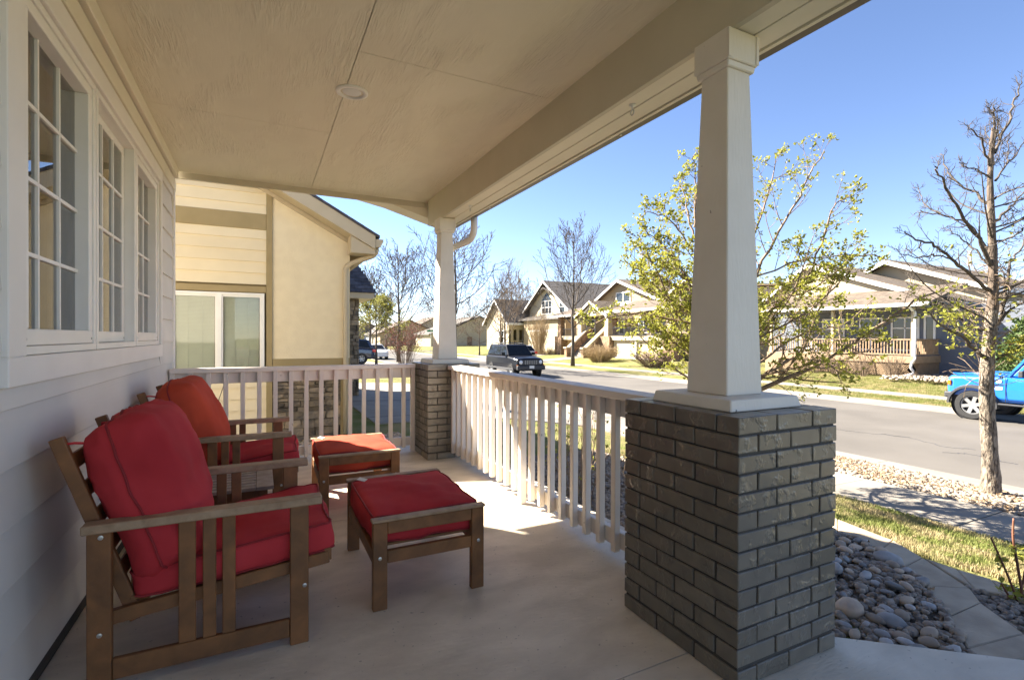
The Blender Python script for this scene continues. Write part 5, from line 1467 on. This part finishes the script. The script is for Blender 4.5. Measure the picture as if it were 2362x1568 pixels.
# ---- distant houses at the end of the road
for i, (px, d, wd, z1, zr, wall, roof, lab) in enumerate([
        (897, 118, 8, 2.6, 5.2, 'white', 'roof_gray', 'small white gabled house far down the road, left of the bare tree'),
        (945, 112, 13, 2.8, 5.6, 'tan', 'roof_brown', 'brown roofed house far down the road just behind the bare tree'),
        (1004, 120, 14, 3.2, 6.6, 'cream', 'roof_brown', 'cream house far down the road, half hidden by the far column'),
        (1105, 100, 20, 2.6, 6.0, 'cream', 'roof_gray', 'wide pale house at the end of the lawn, right of the far column'),
        (845, 125, 14, 2.8, 5.4, 'tan', 'roof_brown', 'tan house at the bend of the road behind the yellow green tree')]):
    p = at(px, 790, d)
    h = thing('distant_house', lab, 'house', (p.x, p.y, -.9), 'houses at the end of the road')
    MB().prism([(-wd / 2, 0), (wd / 2, 0), (wd / 2, z1), (0, zr), (-wd / 2, z1)], 'y', 0, 10).build('wall', M[wall], h)
    MB().prism([(-wd / 2 - .5, z1 - .2), (0, zr + .02), (wd / 2 + .5, z1 - .2), (wd / 2 + .5, z1), (0, zr + .25), (-wd / 2 - .5, z1)], 'y', -.5, 10.5).build('roof', M[roof], h)
    for x in (-wd * .28, wd * .18):
        window(h, 'y', 0, x - .6, x + .7, .8, 2.2, nx=2, ny=1)
    MB().box(-wd * .1 - .5, -wd * .1 + .5, -.06, -.005, 0, 2.1).build('door', M['brownstone'], h)
# street sign by the red leaved shrub
t = thing('street_sign', 'small green street name sign on a pole down the road, left of the far column', 'street sign', at(994, 800, 62) * 1)
t.location.z = -.95
MB().tube([(0, 0, -.1), (0, 0, 3.05)], .04, 8).build('pole', M['bolt'], t)
MB().box(-.5, .5, -.012, .012, 2.75, 3.0).build('name_plate', M['sign'], t)

# ================================================================ VEHICLES (local: x = across, y = backwards from the front bumper, z up)
def loft(sections, close=True):
    mb = MB(); n = len(sections[0])
    for s in sections: mb.v += [tuple(p) for p in s]
    for i in range(len(sections) - 1):
        for k in range(n):
            k2 = (k + 1) % n
            mb.f.append((i * n + k, i * n + k2, (i + 1) * n + k2, (i + 1) * n + k))
    mb.f.append(tuple(range(n - 1, -1, -1))); mb.f.append(tuple((len(sections) - 1) * n + k for k in range(n)))
    return mb
def body_sec(y, hw, zb, zs, zt, crown=.03):
    """closed ring: sill, side with a soft shoulder, crowned top"""
    half = [(hw * .90, zb), (hw * .985, zb + .10), (hw, zs), (hw * .985, zt - .10), (hw * .93, zt - .03), (hw * .80, zt), (hw * .4, zt + crown)]
    return [Vector((x, y, z)) for x, z in half] + [Vector((-x, y, z)) for x, z in half[::-1]]
def wheel(parent, x, y, r, wd, side, spokes=6):
    """side: +1 outer face to +x"""
    w_ = thing('wheel', None, None); w_.parent = parent; w_.location = (x, y, r)
    MB().lathe((0, 0, 0), [(r * .62, -wd / 2), (r * .93, -wd / 2), (r, -wd * .32), (r, wd * .32), (r * .93, wd / 2), (r * .66, wd / 2), (r * .62, wd * .42)], 'x', 36, cap=False).build('tyre', M['rubber'], w_, smooth=False)
    f = wd * .42 * side
    rim = MB().lathe((0, 0, 0), [(r * .645, f - .02 * side), (r * .645, f), (r * .58, f), (r * .56, f - .06 * side)], 'x', 30, cap=False)
    rim.lathe((f - .05 * side, 0, 0), [(.001, .03 * side), (r * .16, .03 * side), (r * .18, 0)], 'x', 16, cap=False)
    for k in range(spokes):
        a = 2 * pi * k / spokes + .2
        rim.bar((f - .035 * side, cos(a) * r * .12, sin(a) * r * .12), (f - .02 * side, cos(a) * r * .60, sin(a) * r * .60), r * .22, .035, up=(1, 0, 0))
    rim.build('rim', M['rim'], w_)
    MB().lathe((0, 0, 0), [(.001, f - .09 * side), (r * .62, f - .085 * side)], 'x', 24, cap=False).build('brake_disc', M['plastic'], w_)
    return w_
def side_panel(cab, yA, yB, tA, tB, side, off=.006):
    """quad on the cabin side between fractions yA..yB (front to rear) and tA..tB (bottom to top)"""
    (b0, b1, t0, t1, hb, ht, zb, zt) = cab
    out = []
    for f, t in ((yA, tA), (yB, tA), (yB, tB), (yA, tB)):
        y = (b0 + (b1 - b0) * f) * (1 - t) + (t0 + (t1 - t0) * f) * t
        out.append((side * (hb + (ht - hb) * t + off), y, zb + (zt - zb) * t))
    return out
def car(name, label, cat, loc, rz, paint, L, W, sec, cab, wheels, r, wins, group=None, wd=.24):
    t = thing(name, label, cat, loc, group, rz)
    hw = W / 2
    MBx = loft([body_sec(*s) for s in sec])
    bd = MBx.build('body', M[paint], t, smooth=False, bevel=.025, seg=2)
    (b0, b1, t0, t1, hb, ht, zb, zt) = cab
    c = MB().add([(-hb, b0, zb), (hb, b0, zb), (hb, b1, zb), (-hb, b1, zb), (-ht, t0, zt), (ht, t0, zt), (ht, t1, zt), (-ht, t1, zt)],
                 [(0, 3, 2, 1), (4, 5, 6, 7), (0, 1, 5, 4), (1, 2, 6, 5), (2, 3, 7, 6), (3, 0, 4, 7)])
    c.build('cabin', M[paint], t, bevel=.06, seg=3)
    for side in (-1, 1):
        for (a, b) in wins:
            q = side_panel(cab, a, b, .10, .86, side)
            MB().add(q, [(0, 1, 2, 3)]).build('side_window', M['carglass'], t)
        for y in wheels:
            wheel(t, side * (hw - wd / 2 + .01), y, r, wd, side)
            MB().lathe((side * (hw - .10), y, r), [(.001, 0), (r * 1.13, 0), (r * 1.13, side * .108), (r * 1.0, side * .108)], 'x', 28, cap=False).build('wheel_arch', M['black'], t)
        MB().box(side * (hw + .02) - .01, side * (hw + .02) + .16 * side, b0 + .15, b0 + .27, zb + .02, zb + .18) if False else None
    # windscreen and rear window
    def scr(y0, y1, s):
        f0, f1 = .08, .90
        ya, yb = y0 + (y1 - y0) * f0, y0 + (y1 - y0) * f1
        za, zb_ = zb + (zt - zb) * f0, zb + (zt - zb) * f1
        ha, hb_ = (hb + (ht - hb) * f0) * .90, (hb + (ht - hb) * f1) * .88
        o = .008 * s
        return MB().add([(-ha, ya + o, za + .004), (ha, ya + o, za + .004), (hb_, yb + o, zb_ + .004), (-hb_, yb + o, zb_ + .004)], [(0, 1, 2, 3)])
    scr(b0, t0, -1).build('windscreen', M['carglass'], t)
    scr(b1, t1, 1).build('rear_window', M['carglass'], t)
    for side in (-1, 1):
        m_ = MB().box(min(side * (hw - .02), side * (hw + .19)), max(side * (hw - .02), side * (hw + .19)), b0 + .28, b0 + .38, zb + .02, zb + .19)
        m_.build('mirror', M['plastic'] if paint != 'carblack' else M['carblack'], t, bevel=.02, seg=2)
    return t

# black four wheel drive facing us on the near kerb
J = car('black_suv', 'shiny black boxy car with round headlights, driving towards the camera on the near lane', 'car', (12.0, 23.3, -1.05), 0, 'carblack', 4.44, 1.80,
        [(0.10, .80, .42, .65, .98, .02), (.16, .84, .38, .68, 1.03, .03), (.5, .90, .38, .72, 1.09, .03), (1.35, .90, .38, .75, 1.16, .02), (1.5, .90, .38, .75, 1.16, .0), (4.2, .90, .40, .75, 1.16, .0), (4.36, .86, .46, .75, 1.12, .0)],
        (1.28, 4.30, 1.86, 4.12, .80, .67, 1.155, 1.76), (.86, 3.50), .355, [(.06, .32), (.36, .62), (.66, .95)])
gr = MB().box(-.62, .62, .085, .125, .70, .965).build('grille', M['plastic'], J, bevel=.01)
for k in range(7):
    x = -.36 + k * .12
    MB().box(x - .017, x + .017, .068, .084, .725, .945).build('grille_bar', M['rim'], gr, bevel=.006)
for s in (-1, 1):
    hl = MB().lathe((s * .62, .115, .845), [(.001, -.06), (.07, -.055), (.105, -.03), (.115, 0), (.115, .03)], 'y', 24, cap=False).build('headlight', M['lampglass'], J, smooth=True)
    MB().lathe((s * .62, .118, .845), [(.117, -.02), (.135, -.02), (.138, .02)], 'y', 24, cap=False).build('ring', M['plastic'], hl)
    MB().box(s * .78 - .09, s * .78 + .09, .10, .14, .655, .71).build('turn_lamp', M['amber'], J, bevel=.01)
    MB().bar((s * .60, 2.1, 1.83), (s * .60, 4.05, 1.83), .045, .035).build('roof_rail', M['plastic'], J, bevel=.01)
    for y in (2.12, 3.05, 4.03): MB().box(s * .60 - .02, s * .60 + .02, y - .03, y + .03, 1.755, 1.812).build('rail_foot', M['plastic'], J)
    MB().box(min(s * .86, s * .915), max(s * .86, s * .915), .5, 4.1, .40, .50).build('side_cladding', M['plastic'], J, bevel=.01)
for y in (2.25, 3.5): MB().box(-.60, .60, y - .03, y + .03, 1.848, 1.875).build('cross_bar', M['plastic'], J)
MB().box(-.88, .88, -.02, .17, .42, .66).build('bumper', M['plastic'], J, bevel=.05, seg=3)
MB().box(-.15, .15, -.034, -.021, .51, .66).build('licence_plate', M['tagw'], J)
MB().box(-.35, .35, -.026, -.0205, .45, .49).build('bumper_slot', M['black'], J)
J.scale = (1, 1, 1.03)

# blue off road car, nose into the picture at right
F = car('blue_suv', 'bright blue off road car with chunky tyres, cut off by the right edge', 'car', (17.35, 6.36, -1.05), pi, 'carblue', 4.8, 1.9,
        [(0.08, .80, .66, .85, 1.15, .01), (.14, .86, .60, .85, 1.20, .03), (.26, .88, .56, .9, 1.235, .04), (1.1, .90, .55, .9, 1.27, .04), (1.42, .91, .54, .9, 1.28, .02), (1.6, .91, .54, .9, 1.24, 0), (4.5, .91, .54, .9, 1.24, 0), (4.62, .89, .6, .9, 1.2, 0)],
        (1.44, 4.55, 1.86, 4.48, .84, .72, 1.235, 1.87), (.70, 3.30), .405, [(.05, .42), (.46, .80), (.83, .97)], wd=.29)
for o in list(F.children):
    if o.name.startswith('wheel_arch'): bpy.data.objects.remove(o)
for s in (-1, 1):
    for y in (.70, 3.30):
        fl = MB(); A = [radians(a) for a in range(-8, 190, 9)]
        prof = []
        for a in A:
            cy, sz = cos(a), sin(a)
            prof.append([(s * .90, y + cy * .50, .43 + sz * .46), (s * 1.0, y + cy * .505, .43 + sz * .465), (s * 1.0, y + cy * .56, .43 + sz * .52), (s * .90, y + cy * .585, .43 + sz * .55)])
        fl = loft([[Vector(p) for p in q] for q in prof]); fl.build('fender_flare', M['plastic'], F)
        MB().lathe((s * .86, y, .43), [(.001, 0), (.485, 0), (.49, s * .055)], 'x', 28, cap=False).build('wheel_well', M['black'], F)
    MB().box(min(s * .83, s * .905), max(s * .83, s * .905), .12, .20, .93, 1.07).build('turn_lamp', M['amber'], F, bevel=.01)
    MB().bar((s * .98, 1.28, .50), (s * .98, 2.75, .50), .10, .05).build('side_step', M['plastic'], F, bevel=.015)
    MB().box(min(s * .913, s * .919), max(s * .913, s * .919), 1.40, 1.414, .56, 1.22).build('door_gap', M['black'], F)
    MB().box(min(s * .913, s * .918), max(s * .913, s * .918), 1.19, 1.34, .885, .965).build('white_sticker', M['tagw'], F)
    MB().box(min(s * .912, s * .918), max(s * .912, s * .918), 1.21, 1.32, 1.075, 1.145).build('white_sticker', M['tagw'], F)
    MB().box(min(s * .912, s * .918), max(s * .912, s * .918), 1.12, 1.35, 1.012, 1.03).build('vent_slot', M['black'], F)
    MB().bar((s * .84, .22, 1.27), (s * .86, 1.38, 1.30), .05, .03).build('hood_edge', M['carblue'], F, bevel=.012)
    MB().bar((s * .83, 1.44, 1.24), (s * .715, 1.86, 1.88), .07, .07, up=(0, 1, 0)).build('pillar', M['carblue'], F, bevel=.015)
MB().box(-.90, .90, .03, .24, .56, .74).build('bumper', M['plastic'], F, bevel=.04, seg=2)
MB().box(-.72, .72, .08, .115, .82, 1.08).build('grille', M['black'], F, bevel=.02)
MB().box(-.5, .5, 4.6, 4.8, .6, 1.1).build('spare_wheel_mount', M['plastic'], F)

# dark blue car in the second drive, seen from its tail end
N = car('navy_suv', 'dark blue car with a red tail lamp, parked beyond the stone corner next door', 'car', (1.75, 36.2, -.76), radians(90), 'carnavy', 4.6, 1.85,
        [(0.0, .75, .4, .65, .9, .02), (.2, .86, .34, .7, 1.0, .03), (1.2, .92, .34, .75, 1.08, .03), (1.4, .92, .34, .75, 1.1, 0), (4.3, .92, .36, .75, 1.1, 0), (4.55, .86, .45, .75, 1.04, 0)],
        (1.3, 4.5, 2.1, 4.05, .84, .66, 1.09, 1.72), (.95, 3.65), .36, [(.06, .34), (.37, .64), (.67, .92)])
N.location = (1.25, 36.2, -.405); N.rotation_euler = (radians(-4.6), 0, radians(-90))
for s in (-1, 1):
    MB().box(min(s * .55, s * .93), max(s * .55, s * .93), 4.36, 4.60, .88, 1.06).build('tail_lamp', M['redlamp'], N, bevel=.02)
MB().box(-.88, .88, 4.45, 4.66, .4, .68).build('bumper', M['plastic'], N, bevel=.05, seg=2)
MB().tube([(-.90, 2.4, 1.14), (-.80, 3.0, 1.55), (-.76, 3.7, 1.56), (-.80, 4.1, 1.2)], .012, 5).build('window_chrome', M['chrome'], N)

# silver car behind the black one; white cars down the road
V = car('silver_car', 'silver hatchback half hidden behind the black four wheel drive, at the far kerb', 'car', (19.9, 38.2, -1.0), 0, 'carsilver', 4.3, 1.75,
        [(0.0, .7, .3, .55, .7, .02), (.2, .84, .26, .6, .8, .03), (1.1, .87, .26, .62, .92, .03), (4.0, .87, .28, .62, .95, 0), (4.25, .80, .4, .62, .9, 0)],
        (1.0, 4.1, 1.9, 3.6, .80, .60, .93, 1.46), (.85, 3.4), .31, [(.08, .36), (.40, .66), (.70, .92)])
V.location.y = 42.4; V.rotation_euler = (0, 0, pi)
for s in (-1, 1): MB().box(min(s * .6, s * .86), max(s * .6, s * .86), 4.1, 4.28, .72, .92).build('tail_lamp', M['redlamp'], V, bevel=.02)
for loc, rz, lab in (((9.0, 48.5, -1.05), 0, 'white car down the road behind the red leaved shrub, left of the far column'), ((17.9, 112, -1.0), 0, 'distant white car at the end of the road, left of the bare tree trunk')):
    V = car('white_car', lab, 'car', loc, rz, 'carwhite', 4.5, 1.8,
        [(0.0, .7, .3, .55, .72, .02), (.2, .86, .26, .6, .82, .03), (1.2, .9, .26, .62, .95, .03), (3.9, .9, .28, .62, 1.0, 0), (4.45, .84, .4, .62, .95, 0)],
        (1.1, 4.2, 2.0, 3.5, .82, .62, .96, 1.48), (.9, 3.5), .32, [(.08, .36), (.40, .66), (.70, .92)], group='white cars down the road')
    for s in (-1, 1): MB().box(min(s * .5, s * .8), max(s * .5, s * .8), -.02, .12, .58, .70).build('headlight', M['lampglass'], V, bevel=.02)
